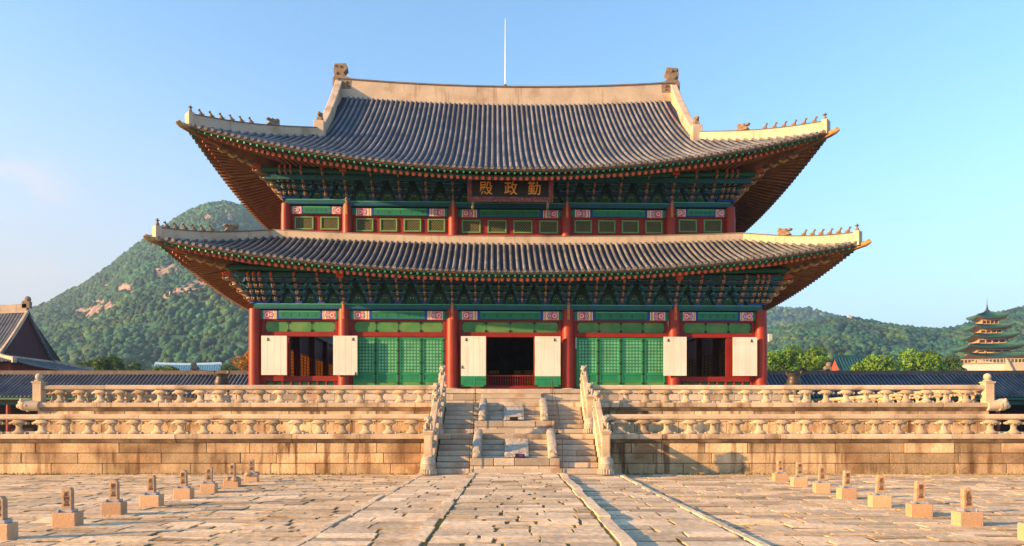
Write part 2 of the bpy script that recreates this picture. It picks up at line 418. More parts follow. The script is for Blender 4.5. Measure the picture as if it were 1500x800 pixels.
# yellow weeds along the foot of the wall and over the lower tier's floor
b = MB()
for k in range(5200):
    if k < 3400:
        x = rnd.uniform(-19, 19)
        if -3.3 < x < 3.7: continue
        y = 24.9 - abs(rnd.gauss(0, .16)); z = .005
    else:
        x = rnd.uniform(-19, 19); y = 28.78 - abs(rnd.gauss(0, .2)); z = 1.42
        if -3.3 < x < 3.5 or noise.noise((x * .4, 3, 1)) < .12: continue
    h = rnd.uniform(.02, .07) * (1 if k < 3400 else 2.0); a = rnd.uniform(0, 6.28); w = .02
    dx, dy = math.cos(a) * w, math.sin(a) * w
    b.add([(x - dx, y - dy, z - .03), (x + dx, y + dy, z - .03), (x + rnd.uniform(-.04, .04), y + rnd.uniform(-.04, .04), z + h)], [(0, 1, 2)], 'moss', rnd.uniform(-.4, .5))
tag(b.build('weeds', fix=False), kind='stuff')

# ================================================================== STONE TERRACE
def courses(b, x0, x1, y, rows, m, lens=(1.3, 3.0), depth=.3, sgn=-1, axis='x'):
    for z0, z1 in rows:
        x = x0 - rnd.uniform(0, .8)
        while x < x1:
            w = rnd.uniform(*lens); a, c = max(x, x0) + .010, min(x + w, x1) - .010
            if c - a > .05:
                o = rnd.uniform(0, .022); t = max(-.35, min(.35, rnd.gauss(0, .16)))
                if axis == 'x': b.box(a, c, y - o, y + depth, z0 + .009, z1 - .009, m, t)
                else: b.box(y - o if sgn < 0 else y - depth, y + depth if sgn < 0 else y + o, a, c, z0 + .005, z1 - .005, m, t)
            x += w
def coping(b, x0, x1, y, zt, h, out, back, m, lens=(2.4, 4.2)):
    x = x0
    while x < x1 - .01:
        w = min(rnd.uniform(*lens), x1 - x); w = w if x1 - x - w > .7 else x1 - x
        o = rnd.uniform(0, .02)
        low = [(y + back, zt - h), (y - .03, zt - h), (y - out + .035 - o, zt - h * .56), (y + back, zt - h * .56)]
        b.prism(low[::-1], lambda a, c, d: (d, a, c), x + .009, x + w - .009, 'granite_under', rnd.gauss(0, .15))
        poly = [(y + back, zt - h * .557), (y - out + .02 - o, zt - h * .557), (y - out - o, zt - h * .50), (y - out - o, zt - .035), (y - out + .03 - o, zt), (y + back, zt)]
        b.prism(poly[::-1], lambda a, c, d: (d, a, c), x + .007, x + w - .007, m, max(-.3, rnd.gauss(0, .14)))
        x += w
YL, YU, ZL, ZU = 25.0, 28.9, 1.41, 2.64
LW, UW = 24.0, 19.55

def beast_mesh():
    """seated guardian beast, carved, facing -y, 0.46 m high"""
    b = MB(); m = 'granite_carved'
    b.box(-.15, .15, -.17, .17, 0, .05, m)
    b.blob((0, .05, .17), (.125, .14, .15), m, 10, 7); b.blob((0, -.04, .22), (.105, .10, .15), m, 10, 7)
    for s in (-1, 1):
        b.blob((s * .10, .07, .12), (.06, .11, .09), m, 8, 6); b.tube([(s * .075, -.09, .24), (s * .08, -.12, .14), (s * .08, -.13, .05)], [.045, .038, .04], 7, m)
        b.blob((s * .08, -.15, .07), (.045, .06, .03), m, 7, 5); b.blob((s * .085, -.05, .45), (.03, .03, .045), m, 6, 5)
        b.blob((s * .05, -.185, .40), (.022, .02, .022), m, 6, 5)
    b.blob((0, -.09, .375), (.105, .105, .095), m, 11, 8); b.blob((0, -.18, .345), (.065, .06, .05), m, 9, 6); b.blob((0, -.18, .31), (.05, .045, .025), m, 8, 5)
    for k in range(9):
        a = math.pi * k / 8; b.blob((math.cos(a) * .105, -.03, .34 + math.sin(a) * .10), (.04, .045, .04), m, 6, 5)
    for k in range(4): b.blob((0, .05 + .03 * k, .36 - .05 * k), (.035, .04, .035), m, 6, 5)
    b.tube([(0, .17, .08), (0, .20, .18), (.02, .17, .27)], [.04, .045, .02], 6, m)
    return b.mesh('beast', 50)
BEAST = beast_mesh()
def newel_meshes():
    b = MB(); m = 'granite_carved'
    prof = [(.20, 0), (.25, .01), (.27, .08), (.245, .20), (.25, .22), (.255, .36), (.23, .5), (.17, .585), (.14, .60)]
    b.lathe(prof, (0, 0, 0), 18, m)
    for k in range(20):                                              # hanging fringe round the foot
        a = 2 * math.pi * k / 20; b.tube([(math.cos(a) * .262, math.sin(a) * .262, .02), (math.cos(a) * .252, math.sin(a) * .252, .19)], .026, 6, m)
    b.tube([(math.cos(t * .314) * .258, math.sin(t * .314) * .258, .36) for t in range(21)], .018, 5, m)
    drum = b.mesh('drum', 45)
    b = MB(); b.box(-.125, .125, -.125, .125, .6, 1.34, 'granite_rail'); b.box(-.095, .095, -.131, -.11, .66, 1.26, 'granite_rail')
    b.box(-.15, .15, -.15, .15, 1.34, 1.39, 'granite_rail'); b.box(-.175, .175, -.175, .175, 1.39, 1.45, 'granite_rail')
    return drum, b.mesh('post')
DRUM, POST = newel_meshes()

def baluster_mesh():
    b = MB(); m = 'granite_baluster'
    prof = [(.24, 0), (.265, .02), (.27, .05), (.225, .085), (.15, .125), (.112, .18), (.105, .26), (.125, .31), (.175, .345), (.25, .375), (.30, .395), (.30, .43), (.24, .455), (.20, .50)]
    b.lathe(prof, (0, 0, 0), 16, m, sy=.5)
    for s in (-1, 1):
        b.tube([(s * .275, -.08, .385), (s * .285, .08, .385)], .047, 8, m); b.tube([(s * .255, -.08, .04), (s * .26, .08, .04)], .04, 8, m)
    for s in (-1, 1): b.tube([(s * .12, -.10, .33), (s * .05, -.13, .40), (s * .0, -.135, .37)], .018, 5, m)
    return b.mesh('baluster', 45)
BAL = baluster_mesh()
def rail_run(b, p0, p1, z0, z1, m, lens=(2.2, 3.4)):
    p0, p1 = Vector(p0), Vector(p1); L = (p1 - p0).length; d = (p1 - p0) / L; n = Vector((-d.y, d.x, 0)); s = 0; h = z1 - z0; w = .23
    while s < L - .01:
        e = min(s + rnd.uniform(*lens), L); e = e if L - e > .6 else L
        oct_ = [(-w / 2 + .06, 0), (w / 2 - .06, 0), (w / 2, .05), (w / 2, h - .05), (w / 2 - .06, h), (-w / 2 + .06, h), (-w / 2, h - .05), (-w / 2, .05)]
        oz = rnd.uniform(-.006, .006)
        b.prism(oct_, lambda a, c, t: tuple(p0 + d * t + n * a + Vector((0, 0, z0 + c + oz))), s + .005, e - .005, m, max(-.3, rnd.gauss(0, .10))); s = e
def balustrade(label, pts, p0, p1, zb, rz=0, hs=1.0):
    """a run of lotus balusters carrying an octagonal rail"""
    o = Vector(((p0[0] + p1[0]) / 2, (p0[1] + p1[1]) / 2, zb))
    root = thing('stone_balustrade', label, 'balustrade', o, 0, 'stone balustrades round the terrace')
    b = MB(off=-o); rail_run(b, (*p0, 0), (*p1, 0), zb + .505 * hs, zb + .70 * hs + .01, 'granite_rail'); b.build('rail', root)
    for q in pts:
        meshobj('baluster', BAL, root, Vector((q[0], q[1], zb)) - o, (0, 0, rz), (rnd.uniform(.96, 1.04), 1, hs * 1.01))
    return root, o

lower = thing('stone_terrace', 'broad lower tier of the granite terrace rising straight from the paved courtyard', 'terrace', (0, YL, 0))
b = MB(off=(0, -YL, 0)); rows = [(-.05, .37), (.37, .735), (.735, 1.10)]
courses(b, -LW, LW, YL, rows, 'granite_wall', (1.2, 3.2))
courses(b, YL + .3, 70, -LW, rows, 'granite_wall', (1.4, 3.2), axis='y'); courses(b, YL + .3, 70, LW, rows, 'granite_wall', (1.4, 3.2), axis='y', sgn=1)
b.build('retaining_wall', lower, bevel=.014)
b = MB(off=(0, -YL, 0)); coping(b, -LW, LW, YL, ZL, .31, .14, .45, 'granite_coping'); b.build('coping', lower, bevel=.008)
b = MB(off=(0, -YL, 0)); b.box(-LW + .25, LW - .25, YL + .25, 70, -.05, ZL - .012, 'path_slab'); b.build('floor', lower)

upper = thing('stone_terrace', 'narrower upper tier of the granite terrace that carries the palace hall', 'terrace', (0, YU, ZL))
b = MB(off=(0, -YU, -ZL)); rows = [(ZL - .03, 1.86), (1.86, 2.31)]
courses(b, -UW, UW, YU, rows, 'granite_wall', (.9, 2.0))
courses(b, YU + .3, 70, -UW, rows, 'granite_wall', axis='y'); courses(b, YU + .3, 70, UW, rows, 'granite_wall', axis='y', sgn=1)
b.build('retaining_wall', upper, bevel=.012)
b = MB(off=(0, -YU, -ZL)); coping(b, -UW - .12, UW + .12, YU, ZU, .34, .16, .5, 'granite_coping')
for s in (-1, 1): b.box(s * UW - .2, s * UW + .2, YU + .52, 70, ZU - .33, ZU - .003, 'granite_coping')
b.build('coping', upper, bevel=.008)
b = MB(off=(0, -YU, -ZL)); b.box(-UW + .2, UW - .2, YU + .25, 70, ZL - .03, ZU - .015, 'path_slab'); b.build('floor', upper)
for s in (-1, 1):                                                    # crouching beasts that jut out under the corner posts
    b = MB(); m = 'granite_pale'
    b.tube([(-.1, 0, -.02), (.25, 0, 0), (.42, 0, .02)], [.2, .22, .24], 12, m); b.blob((.52, 0, .04), (.25, .24, .25), m, 12, 8)
    b.blob((.70, 0, -.02), (.14, .18, .12), m, 10, 7); b.blob((.68, 0, .14), (.10, .13, .07), m, 9, 6)
    for q in (-1, 1): b.blob((.55, q * .17, .20), (.08, .06, .10), m, 8, 6); b.blob((.62, q * .15, .05), (.1, .07, .07), m, 8, 6)
    for k in range(6): b.blob((.36, math.cos(k) * .18, math.sin(k) * .2), (.07, .07, .07), m, 7, 5)
    o = b.build('corner_beast', upper, smooth=50); o.location = (s * (UW - .05), -.08, 2.52 - ZL); o.rotation_euler = (0, 0, 0 if s > 0 else math.pi)

side = {-1: 'beside the dark gabled hall', 1: 'beside the green roofed pagoda'}
for s, xs in ((-1, [-3.62 - .825 * k for k in range(25)]), (1, [3.83 + .825 * k for k in range(25)])):
    xe = (-3.0, -LW + .1) if s < 0 else (3.25, LW - .1)
    lo, hi = min(xe), max(xe)
    balustrade('front balustrade of the lower terrace, on the end %s' % side[s], [(x, YL + .1) for x in xs if lo + .2 < x < hi - .2], (lo, YL + .1), (hi, YL + .1), ZL)
for s, xs in ((-1, [-3.84 - .825 * k for k in range(20)]), (1, [3.82 + .825 * k for k in range(20)])):
    xe = (-3.0, -UW) if s < 0 else (3.0, UW)
    lo, hi = min(xe), max(xe)
    root, o = balustrade('front balustrade of the upper terrace, on the end %s' % side[s], [(x, YU + .1) for x in xs if lo + .2 < x < hi - .3], (lo, YU + .1), (hi, YU + .1), ZU, hs=1.03)
    b = MB(); b.box(-.17, .17, -.17, .17, 0, .82, 'granite_rail'); b.box(-.21, .21, -.21, .21, .82, .87, 'granite_rail')
    b.lathe([(.14, .87), (.19, .90), (.16, .94), (.10, .955)], (0, 0, 0), 12, 'granite_pale'); b.blob((0, 0, 1.07), (.15, .15, .15), 'granite_pale', 12, 8)
    q = b.build('newel_post', root, smooth=35); q.location = Vector((s * UW, YU + .1, ZU)) - o
    ys = [YU + 1.0 + .825 * k for k in range(32)]
    balustrade('side balustrade of the upper terrace running back %s' % side[s], [(s * UW, y) for y in ys], (s * UW, YU + .32), (s * UW, YU + 28), ZU, R(90), 1.0)

# ================================================================== STAIRS
def slope_prism(b, poly, x0, x1, m, t=0.0): b.prism(poly, lambda a, c, d: (d, a, c), x0, x1, m, t)
def staircase(label, x0, x1, yf, z0, z1, n, tread, hump_x, slab_x, base_h, newel_z, central):
    root = thing('stone_staircase', label, 'staircase', ((x0 + x1) / 2, yf, z0)); off = (-(x0 + x1) / 2, -yf, -z0)
    rise = (z1 - z0) / n; yb = yf + tread * (n - 1)
    b = MB(off=off)
    for k in range(n):
        y = yf + tread * k; z = z0 + rise * (k + 1)
        x = x0
        while x < x1 - .01:
            w = min(rnd.uniform(.9, 1.9), x1 - x); w = w if x1 - x - w > .4 else x1 - x
            b.box(x + .003, x + w - .003, y - rnd.uniform(0, .008), yb + .42, z - rise + .002 if k == 0 else z - rise - .02, z - .0015 * (k == n - 1), 'granite_step', max(-.3, rnd.gauss(0, .10))); x += w
    for k in range(n): y = yf + tread * k; b.box(x0 + .004, x1 - .004, y - .013, y + .1, z0 + rise * k + .0025, z0 + rise * k + .022, 'riser_shade')  # strips paint the shadow line under each riser, along with its dirty joint
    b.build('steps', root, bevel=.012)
    # sloping cheek walls with pierced panel, rail, newels and beasts
    for s, xa in ((-1, x0 - .40), (1, x1 + .02)):
        xb = xa + .38; xm = (xa + xb) / 2; g = (z1 - z0) / (yb - yf)
        b = MB(off=off)
        f = lambda y, h: z0 + h + g * (y - yf)
        y0_, y1_ = yf - .02, yb + .35
        slope_prism(b, [(y0_, z0 - .03), (y1_, z0 - .03), (y1_, f(y1_, .52)), (y0_, f(y0_, .52))], xa + .03, xb - .03, 'granite_rail')
        slope_prism(b, [(y0_, f(y0_, .521)), (y1_, f(y1_, .521)), (y1_, f(y1_, .57)), (y0_, f(y0_, .57))], xa, xb, 'granite_rail', .05)
        slope_prism(b, [(y0_, f(y0_, .80)), (y1_, f(y1_, .80)), (y1_, f(y1_, .97)), (y0_, f(y0_, .97))], xm - .11, xm + .11, 'granite_rail', -.04)
        b.build('parapet', root, bevel=.02)
        for k in range(3):
            yy = lerp(y0_ + .22, y1_ - .22, (k + .5) / 3)
            meshobj('baluster', BAL, root, (xm + off[0], yy + off[1], f(yy, .56) + off[2]), (0, 0, R(90)), (.8, .9, .5))
        meshobj('newel_base', DRUM, root, (xm + off[0], yf - .16 + off[1], 0), (0, 0, 0), (1, 1, newel_z))
        meshobj('newel_post', POST, root, (xm + off[0], yf - .12 + off[1], .6 * newel_z - .6), (0, 0, 0))
        meshobj('guardian_beast', BEAST, root, (xm + off[0], yf - .12 + off[1], .85 + .6 * newel_z), (0, 0, R(-12 * s)), (1, 1, 1.05))
        b = MB(); b.box(-.13, .13, -.13, .13, 0, .98, 'granite_rail'); b.box(-.17, .17, -.17, .17, .98, 1.05, 'granite_rail')
        b.build('newel_post', root, bevel=.01).location = (xm + off[0], yb + .42 + off[1], z1 - z0 - .02)
        meshobj('guardian_beast', BEAST, root, (xm + off[0], yb + .42 + off[1], z1 - z0 + 1.03), (0, 0, R(-12 * s)), (1.02, 1, 1.1))
    # the king's middle flight: block base, two curled cheek stones, carved slab
    yb0 = yf + .12
    b = MB(off=off); xa, xb = central
    courses(b, xa, xb, yb0, [(z0, z0 + base_h * .5), (z0 + base_h * .5, z0 + base_h)], 'granite_step', (.6, 1.4), depth=.75)
    b.build('block_base', root, bevel=.01)
    za, zb_ = z0 + base_h, z1
    for hx in hump_x:
        b = MB(off=off); n_ = 9; secs = []
        for k in range(n_):
            t = k / (n_ - 1); y = lerp(yb0 + .03, yb + .25, t); zc = lerp(za, zb_, t); hh = (.30 + .14 * math.sin(math.pi * min(1, t * 1.15))) * (1 if k < n_ - 1 else .55)
            w = .145 * (1 if 0 < k < n_ - 1 else .8)
            secs.append([(hx - w, y, zc - .2), (hx + w, y, zc - .2), (hx + w, y, zc + hh * .6), (hx + w * .75, y, zc + hh * .9), (hx, y, zc + hh), (hx - w * .75, y, zc + hh * .9), (hx - w, y, zc + hh * .6)])
        b.sweep(None, secs, 'granite_carved')
        for k in range(5): b.blob((hx, yb0 + .02 + .03 * k, za + .06 + .055 * k), (.15 - .015 * k, .07, .06), 'granite_carved', 9, 6)
        b.build('carved_cheek', root, smooth=50)
    sa, sb = slab_x; b = MB(off=off); nn = 15; pts = []
    ya, yz = yb0 + .24, yb + .12
    for i in range(nn):
        row = []
        for j in range(nn):
            u, v = i / (nn - 1), j / (nn - 1); e = 0 if i in (0, nn - 1) or j in (0, nn - 1) else 1
            h = e * (.012 + .022 * abs(noise.noise((u * 9, v * 9, x0))) + .005 * math.cos(22 * math.hypot(u - .5, v - .5)))
            row.append((lerp(sa, sb, u), lerp(ya, yz, v) - h * .6, lerp(za + .02, zb_ + .03, v) + h))
        pts.append(row)
    b.grid(pts, 'granite_carved')
    slope_prism(b, [(ya + .01, za + .005), (yz + .1, za + .005), (yz + .1, zb_ + .012), (yz + .01, zb_ + .012)], sa + .004, sb - .004, 'granite_carved')
    b.build('carved_slab', root, smooth=60)
    return root
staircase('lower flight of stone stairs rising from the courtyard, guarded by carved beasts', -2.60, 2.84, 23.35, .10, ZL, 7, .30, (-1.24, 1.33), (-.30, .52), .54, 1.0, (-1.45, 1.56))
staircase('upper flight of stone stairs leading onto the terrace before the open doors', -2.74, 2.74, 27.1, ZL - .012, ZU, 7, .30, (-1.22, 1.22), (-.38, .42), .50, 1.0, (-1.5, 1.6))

# thin black visitor barriers and the two floodlights at the foot of the carved slabs
def barrier(label, xs, ys, z0, tops, zr):
    root = thing('rope_barrier', label, 'barrier', (sum(xs) / 2, ys[0], z0)); o = Vector((sum(xs) / 2, ys[0], z0))
    for x, y, zt in tops:
        b = MB(off=-o); b.tube([(x, y, zr(y)), (x, y, zt)], .016, 6, 'black_metal'); b.lathe([(.10, 0), (.10, .02), (.03, .035)], (x, y, zr(y)), 10, 'black_metal'); b.build('post', root)
    for a, c, h in ((0, 1, .05), (2, 3, .05), (1, 3, .06), (1, 3, .42)):
        b = MB(off=-o); p, q = Vector(tops[a]), Vector(tops[c]); p.z -= h; q.z -= h
        b.tube([p.lerp(q, t / 8) - Vector((0, 0, .05 * math.sin(math.pi * t / 8))) for t in range(9)], .006, 5, 'black_metal'); b.build('rope', root)
barrier('thin black rope barrier standing on the lower flight of stairs', (-1.5, 1.6), (23.3, 25.4), .1, [(-1.46, 23.3, 1.28), (-1.44, 25.3, 2.5), (1.62, 23.3, 1.28), (1.60, 25.3, 2.5)], lambda y: .10 if y < 24 else ZL)
barrier('thin black rope barrier standing on the upper flight of stairs', (-1.6, 1.6), (27.0, 29.2), ZL, [(-1.54, 27.0, 2.62), (-1.58, 29.3, 3.7), (1.66, 27.0, 2.62), (1.62, 29.3, 3.7)], lambda y: ZL - .01 if y < 28 else ZU - .01)
def floodlight(label, x, y, z, m):
    root = thing('floodlight', label, 'floodlight', (x, y, z))
    b = MB(); b.box(-.14, .14, -.07, .08, .03, .13, 'black_metal'); b.box(-.16, .16, -.085, -.05, .025, .14, 'black_metal'); b.build('housing', root, bevel=.012)
    b = MB(); b.box(-.04, .12, -.095, -.086, .04, .125, m); b.build('lens', root)
    b = MB(); b.box(-.2, .2, -.02, .03, 0, .03, 'black_metal'); b.build('foot', root)
floodlight('low floodlight with purple lens at the foot of the lower carved slab', .22, 23.60, .64, 'purple_paint')
floodlight('low black floodlight at the foot of the upper carved slab', .02, 27.35, ZL + .488, 'black_metal')
# ================================================================== THE PALACE HALL
HX, HY, HZ, HR = -.18, 42.0, ZU - .015, R(1.5)
hall = thing('palace_hall', 'two storey wooden throne hall with curving tiled roofs, red columns and painted eaves', 'palace', (HX, HY, HZ), HR)
OFF = (0, 0, -HZ)
def H(): return MB(off=OFF)
CXS = [-15.1, -9.85, -3.45, 3.45, 9.85, 15.1]
CYS = [0, 4.2, 8.4, 12.6, 16.8, 21.0]
UXS = [-13.54, -9.85, -3.45, 3.45, 9.85, 13.54]; UY = .9
PZ = 3.76                                                             # top of the plinth
b = H(); rows = [(HZ - .02, 3.10), (3.10, 3.50)]
courses(b, -17.3, 17.3, -1.9, rows, 'granite_step', (1.2, 2.4)); b.box(-17.2, 17.2, -1.6, 22.8, HZ, 3.70, 'granite_step')
x = -17.35
while x < 17.3: w = min(rnd.uniform(1.8, 3.2), 17.35 - x); b.box(x + .006, x + w - .006, -1.98, -.5, 3.503, PZ - rnd.uniform(0, .01), 'granite_step', rnd.gauss(0, .08)); x += w
b.build('plinth', hall, bevel=.012)
for k in range(3):
    b = H(); w = 2.0 - .15 * k; z = HZ + .28 * (k + 1); b.box(-w, w, -2.9 + .3 * k, -1.97, HZ, z, 'granite_step', .03 * (-1) ** k); b.box(-w - .1, w + .1, -2.92 + .3 * k, -1.95, z + .001, z + .05, 'granite_pale'); b.build('step', hall, bevel=.012)

def column(x, y, r, z0, z1, stone=True):
    b = H(); b.lathe([(r * 1.02, z0), (r, z0 + 1.5), (r * .98, lerp(z0, z1, .6)), (r * .93, z1)], (x, y, 0), 22, 'red_column')
    if stone: b.lathe([(r * 1.7, PZ - .03), (r * 1.6, PZ + .04), (r * 1.2, PZ + .12), (r * 1.05, PZ + .13)], (x, y, 0), 20, 'granite_pale')
    return b.build('column', hall, smooth=40)
for x in CXS: column(x, 0, .37, PZ + .10, 8.55)
for y in CYS[1:]:
    for s in (-1, 1): column(s * 15.1, y, .37, PZ + .10, 8.55)
for x in CXS[1:-1]:
    column(x, 4.4, .42, PZ + .1, 14.8); column(x, 12.6, .42, PZ + .1, 14.8)
for x in UXS: column(x, UY, .31, 13.0, 15.05, False)

def U(z, x): return z + .13 * (min(abs(x), 13.6) / 11.7) ** 2        # the corners stand a little higher
def painted_end(x0, x1, y, z0, z1, flip):
    """end panel of a beam: coloured bands then lotus flower"""
    b = H(); w = x1 - x0; g = lambda f: (x1 - f * w if flip else x0 + f * w)
    bands = [(0, .10, 'bracket_teal'), (.10, .20, 'green_beam'), (.20, .23, 'white_paint'), (.23, .70, 'pink'), (.70, .74, 'white_paint'), (.74, .79, 'yellow_paint'), (.79, .83, 'rosy'), (.83, .87, 'white_paint'), (.87, 1.0, 'deep_blue')]
    for a, c, m in bands:
        u, v = sorted((g(a), g(c))); b.box(u + .001, v - .001, y - .03, y + .1, z0, z1, m)
    h = z1 - z0; zc = (z0 + z1) / 2
    def disc(xc, r, m, dy, n=12): b.prism([(xc + math.cos(2 * math.pi * k / n) * r, zc + math.sin(2 * math.pi * k / n) * r) for k in range(n)], lambda a, c, d: (a, d, c), y - dy, y - .02, m)
    for xc, r in ((g(.38), h * .40), (g(.60), h * .28)):
        disc(xc, r, 'rosy' if r > h * .3 else 'deep_blue', .036); disc(xc, r * .66, 'white_paint', .041); disc(xc, r * .42, 'rosy', .046)
    for q in (-1, 1):
        for f in (.30, .48, .56): b.box(g(f) - .06, g(f) + .06, y - .035, y, zc + q * h * .32 - .035, zc + q * h * .32 + .035, 'deep_blue' if f == .48 else 'yellow_paint')
    return b.build('painted_end', hall)
def beam_between(xa, xb, ra, y, z0, z1, dz=lambda x: 0):
    xa, xb = xa + ra, xb - ra; e = min(1.35, (xb - xa) * .24); d = dz((xa + xb) / 2)
    b = H(); b.box(xa + e, xb - e, y - .03, y + .2, z0 + d, z1 + d, 'green_beam'); b.box(xa + e, xb - e, y - .045, y - .031, z1 + d - .07, z1 + d - .005, 'mint'); b.box(xa + e, xb - e, y - .045, y - .031, z0 + d + .0, z0 + d + .05, 'deep_blue')
    for q in range(9): xc = lerp(xa + e + .25, xb - e - .25, q / 8); b.prism([(xc - .07, (z0 + z1) / 2 + d), (xc, z0 + d + .10), (xc + .07, (z0 + z1) / 2 + d), (xc, z1 + d - .11)], lambda a_, c_, d_: (a_, d_, c_), y - .036, y - .029, 'edge_green' if q % 2 else 'bracket_teal')
    b.build('painted_beam', hall)
    painted_end(xa, xa + e, y, z0 + d, z1 + d, False); painted_end(xb - e, xb, y, z0 + d, z1 + d, True)

# ---- lower storey front
for i in range(5):
    xa, xb = CXS[i], CXS[i + 1]; r = .36; a, c = xa + r, xb - r
    beam_between(xa, xb, .30, -.06, 7.96, 8.46)
    b = H(); b.box(a, c, .0, .24, 6.94, 7.22, 'red_frame'); b.box(a, c, .0, .22, 7.86, 7.955, 'red_frame')
    b.box(a, a + .12, .02, .2, PZ + .1, 6.938, 'red_frame'); b.box(c - .12, c, .02, .2, PZ + .1, 6.938, 'red_frame')
    b.box(a, a + .2, .03, .2, 7.222, 7.858, 'red_frame'); b.box(c - .2, c, .03, .2, 7.222, 7.858, 'red_frame')
    b.build('lintel_frame', hall, bevel=.012)
    n = 3 if i in (0, 4) else 4; w = (c - a - .4) / n
    for k in range(n):
        u, v = a + .2 + w * k, a + .2 + w * (k + 1)
        fr = H()
        ch = .09; q = [(u + ch, 7.24), (v - ch, 7.24), (v - .02, 7.24 + ch), (v - .02, 7.84 - ch), (v - ch, 7.84), (u + ch, 7.84), (u + .02, 7.84 - ch), (u + .02, 7.24 + ch)]
        fr.box(u + .001, v - .001, .13, .2, 7.223, 7.857, 'transom_frame'); fr.prism(q, lambda a_, c_, d: (a_, d, c_), .10, .129, 'transom')
        for zz in (7.31, 7.77):
            for xx in (u + .04, v - .04): fr.box(xx - .035, xx + .035, .07, .099, zz - .05, zz + .05, 'iron')
        fr.build('transom_panel', hall)
def shutter(x0, x1, z0, z1, y=-.47, green=0.0, hooks=()):
    b = H(); nb = 4
    for k in range(nb): u, v = lerp(x0, x1, k / nb), lerp(x0, x1, (k + 1) / nb); b.box(u + .003 * (k > 0), v - .003, y - .03 + rnd.uniform(0, .004), y + .03, z0 + green, z1, 'paper_white', rnd.uniform(-.06, .03))
    b.box(x0 + .004, x1 - .004, y + .031, y + .06, z0, z1, 'door_green')
    o = b.build('shutter', hall, bevel=.006)
    if green:
        g = H(); g.box(x0, x1, y - .03, y + .03, z0, z0 + green - .002, 'door_green'); g.box(x0 + .12, (x0 + x1) / 2 - .05, y - .04, y - .031, z0 + .12, z0 + green - .1, 'green_beam'); g.box((x0 + x1) / 2 + .05, x1 - .12, y - .04, y - .031, z0 + .12, z0 + green - .1, 'green_beam')
        for xx in (x0 + .07, x1 - .07): g.box(xx - .06, xx + .06, y - .045, y - .031, z0 + .01, z0 + .1, 'iron')
        g.build('shutter_base', o)
    for hx, hz in hooks:
        g = H(); g.box(hx - .025, hx + .025, y - .06, y - .031, hz - .15, hz, 'iron'); g.box(hx - .06, hx + .06, y - .07, y - .031, hz - .17, hz - .13, 'iron'); g.build('iron_hook', o)
    # steel stays that hold the leaf against the column
    g = H(); g.beam(((x0 + x1) / 2, y + .06, z1 - .2), ((x0 + x1) / 2, .08, z1 + .1), .03, .03, 'iron'); g.build('stay', o)
shutter(-14.58, -13.10, 4.62, 6.92, hooks=[(-14.2, 6.8)]); shutter(-10.40, -8.99, 4.62, 6.93, hooks=[(-9.25, 6.82), (-9.1, 4.8)])
shutter(9.10, 10.47, 4.62, 6.93, hooks=[(9.35, 6.82)]); shutter(13.25, 14.70, 4.62, 6.92, hooks=[(14.35, 6.8)])
shutter(-2.92, -1.45, 3.96, 6.93, green=.62, hooks=[(-2.62, 6.82), (-2.85, 5.2)]); shutter(1.44, 2.96, 3.96, 6.93, green=.62, hooks=[(2.6, 6.82)])
# window bays at both ends: sill, apron rail, low posts
for s in (-1, 1):
    xa, xb = sorted((s * 9.85 + s * .37, s * 15.1 - s * .37))
    b = H(); b.box(xa, xb, -.02, .26, 4.29, 4.60, 'red_frame'); b.box(xa, xb, 0, .22, PZ + .1, 3.92, 'red_frame')
    for k in range(9): x = lerp(xa + .2, xb - .2, k / 8); b.box(x - .05, x + .05, .01, .2, 3.921, 4.289, 'red_frame')
    b.box(xa, xb, .19, .24, 3.921, 4.289, 'door_green'); b.build('window_sill', hall, bevel=.01)
    m0, m1 = (-13.1, -10.4) if s < 0 else (10.47, 12.98)
    for u, v in ((xa + .121, m0 - .02), (m1 + .02, xb - .121)):
        if v - u > .1: b = H(); b.box(u, v, .06, .16, 4.61, 6.935, 'red_frame'); b.build('window_jamb', hall)
# lattice doors of the two inner bays
for s in (-1, 1):
    xa, xb = sorted((s * 3.45 + s * .49, s * 9.85 - s * .49)); w = (xb - xa) / 4
    for k in range(4):
        u, v = xa + w * k, xa + w * (k + 1); d = H()
        d.box(u + .02, u + .14, .04, .16, PZ + .2, 6.92, 'door_green'); d.box(v - .14, v - .02, .04, .16, PZ + .2, 6.92, 'door_green')
        for z0, z1 in ((6.8, 6.92), (4.68, 4.80), (4.28, 4.38), (PZ + .2, 4.08)): d.box(u + .141, v - .141, .05, .15, z0, z1, 'door_green')
        o = d.build('door', hall, bevel=.008)
        l = H(); l.box(u + .14, v - .14, .085, .11, 4.80, 6.80, 'door_lattice'); l.build('lattice', o)
        l = H(); l.box(u + .141, v - .141, .075, .12, 4.381, 4.679, 'green_beam'); l.box(u + .141, v - .141, .075, .12, 4.081, 4.279, 'transom'); l.build('panel', o)
        l = H()
        for z in (4.2, 4.75, 5.4, 6.1, 6.75): l.box(v - .11, v + .06, .018, .039, z - .045, z + .045, 'iron')
        l.box(v - .045, v + .03, .02, .0385, PZ + .25, 6.9, 'door_trim'); l.build('hinge', o)
    b = H(); b.box(xa, xb, 0, .22, PZ + .1, PZ + .198, 'red_frame'); b.build('threshold', hall)
b = H(); b.box(-3.08, 3.08, -.02, .24, PZ + .02, PZ + .22, 'red_frame'); b.box(-2.97, -1.40, .08, .16, PZ + .221, 6.935, 'red_frame'); b.box(1.40, 2.97, .08, .16, PZ + .221, 6.935, 'red_frame'); b.build('threshold', hall, bevel=.01)
b = H(); b.box(-1.4, 1.4, .05, .11, 4.60, 4.68, 'red_frame'); b.box(-1.4, 1.4, .05, .11, 3.99, 4.05, 'red_frame')
for k in range(19): x = lerp(-1.32, 1.32, k / 18); b.box(x - .018, x + .018, .06, .1, 4.051, 4.599, 'red_frame')
b.build('door_railing', hall)

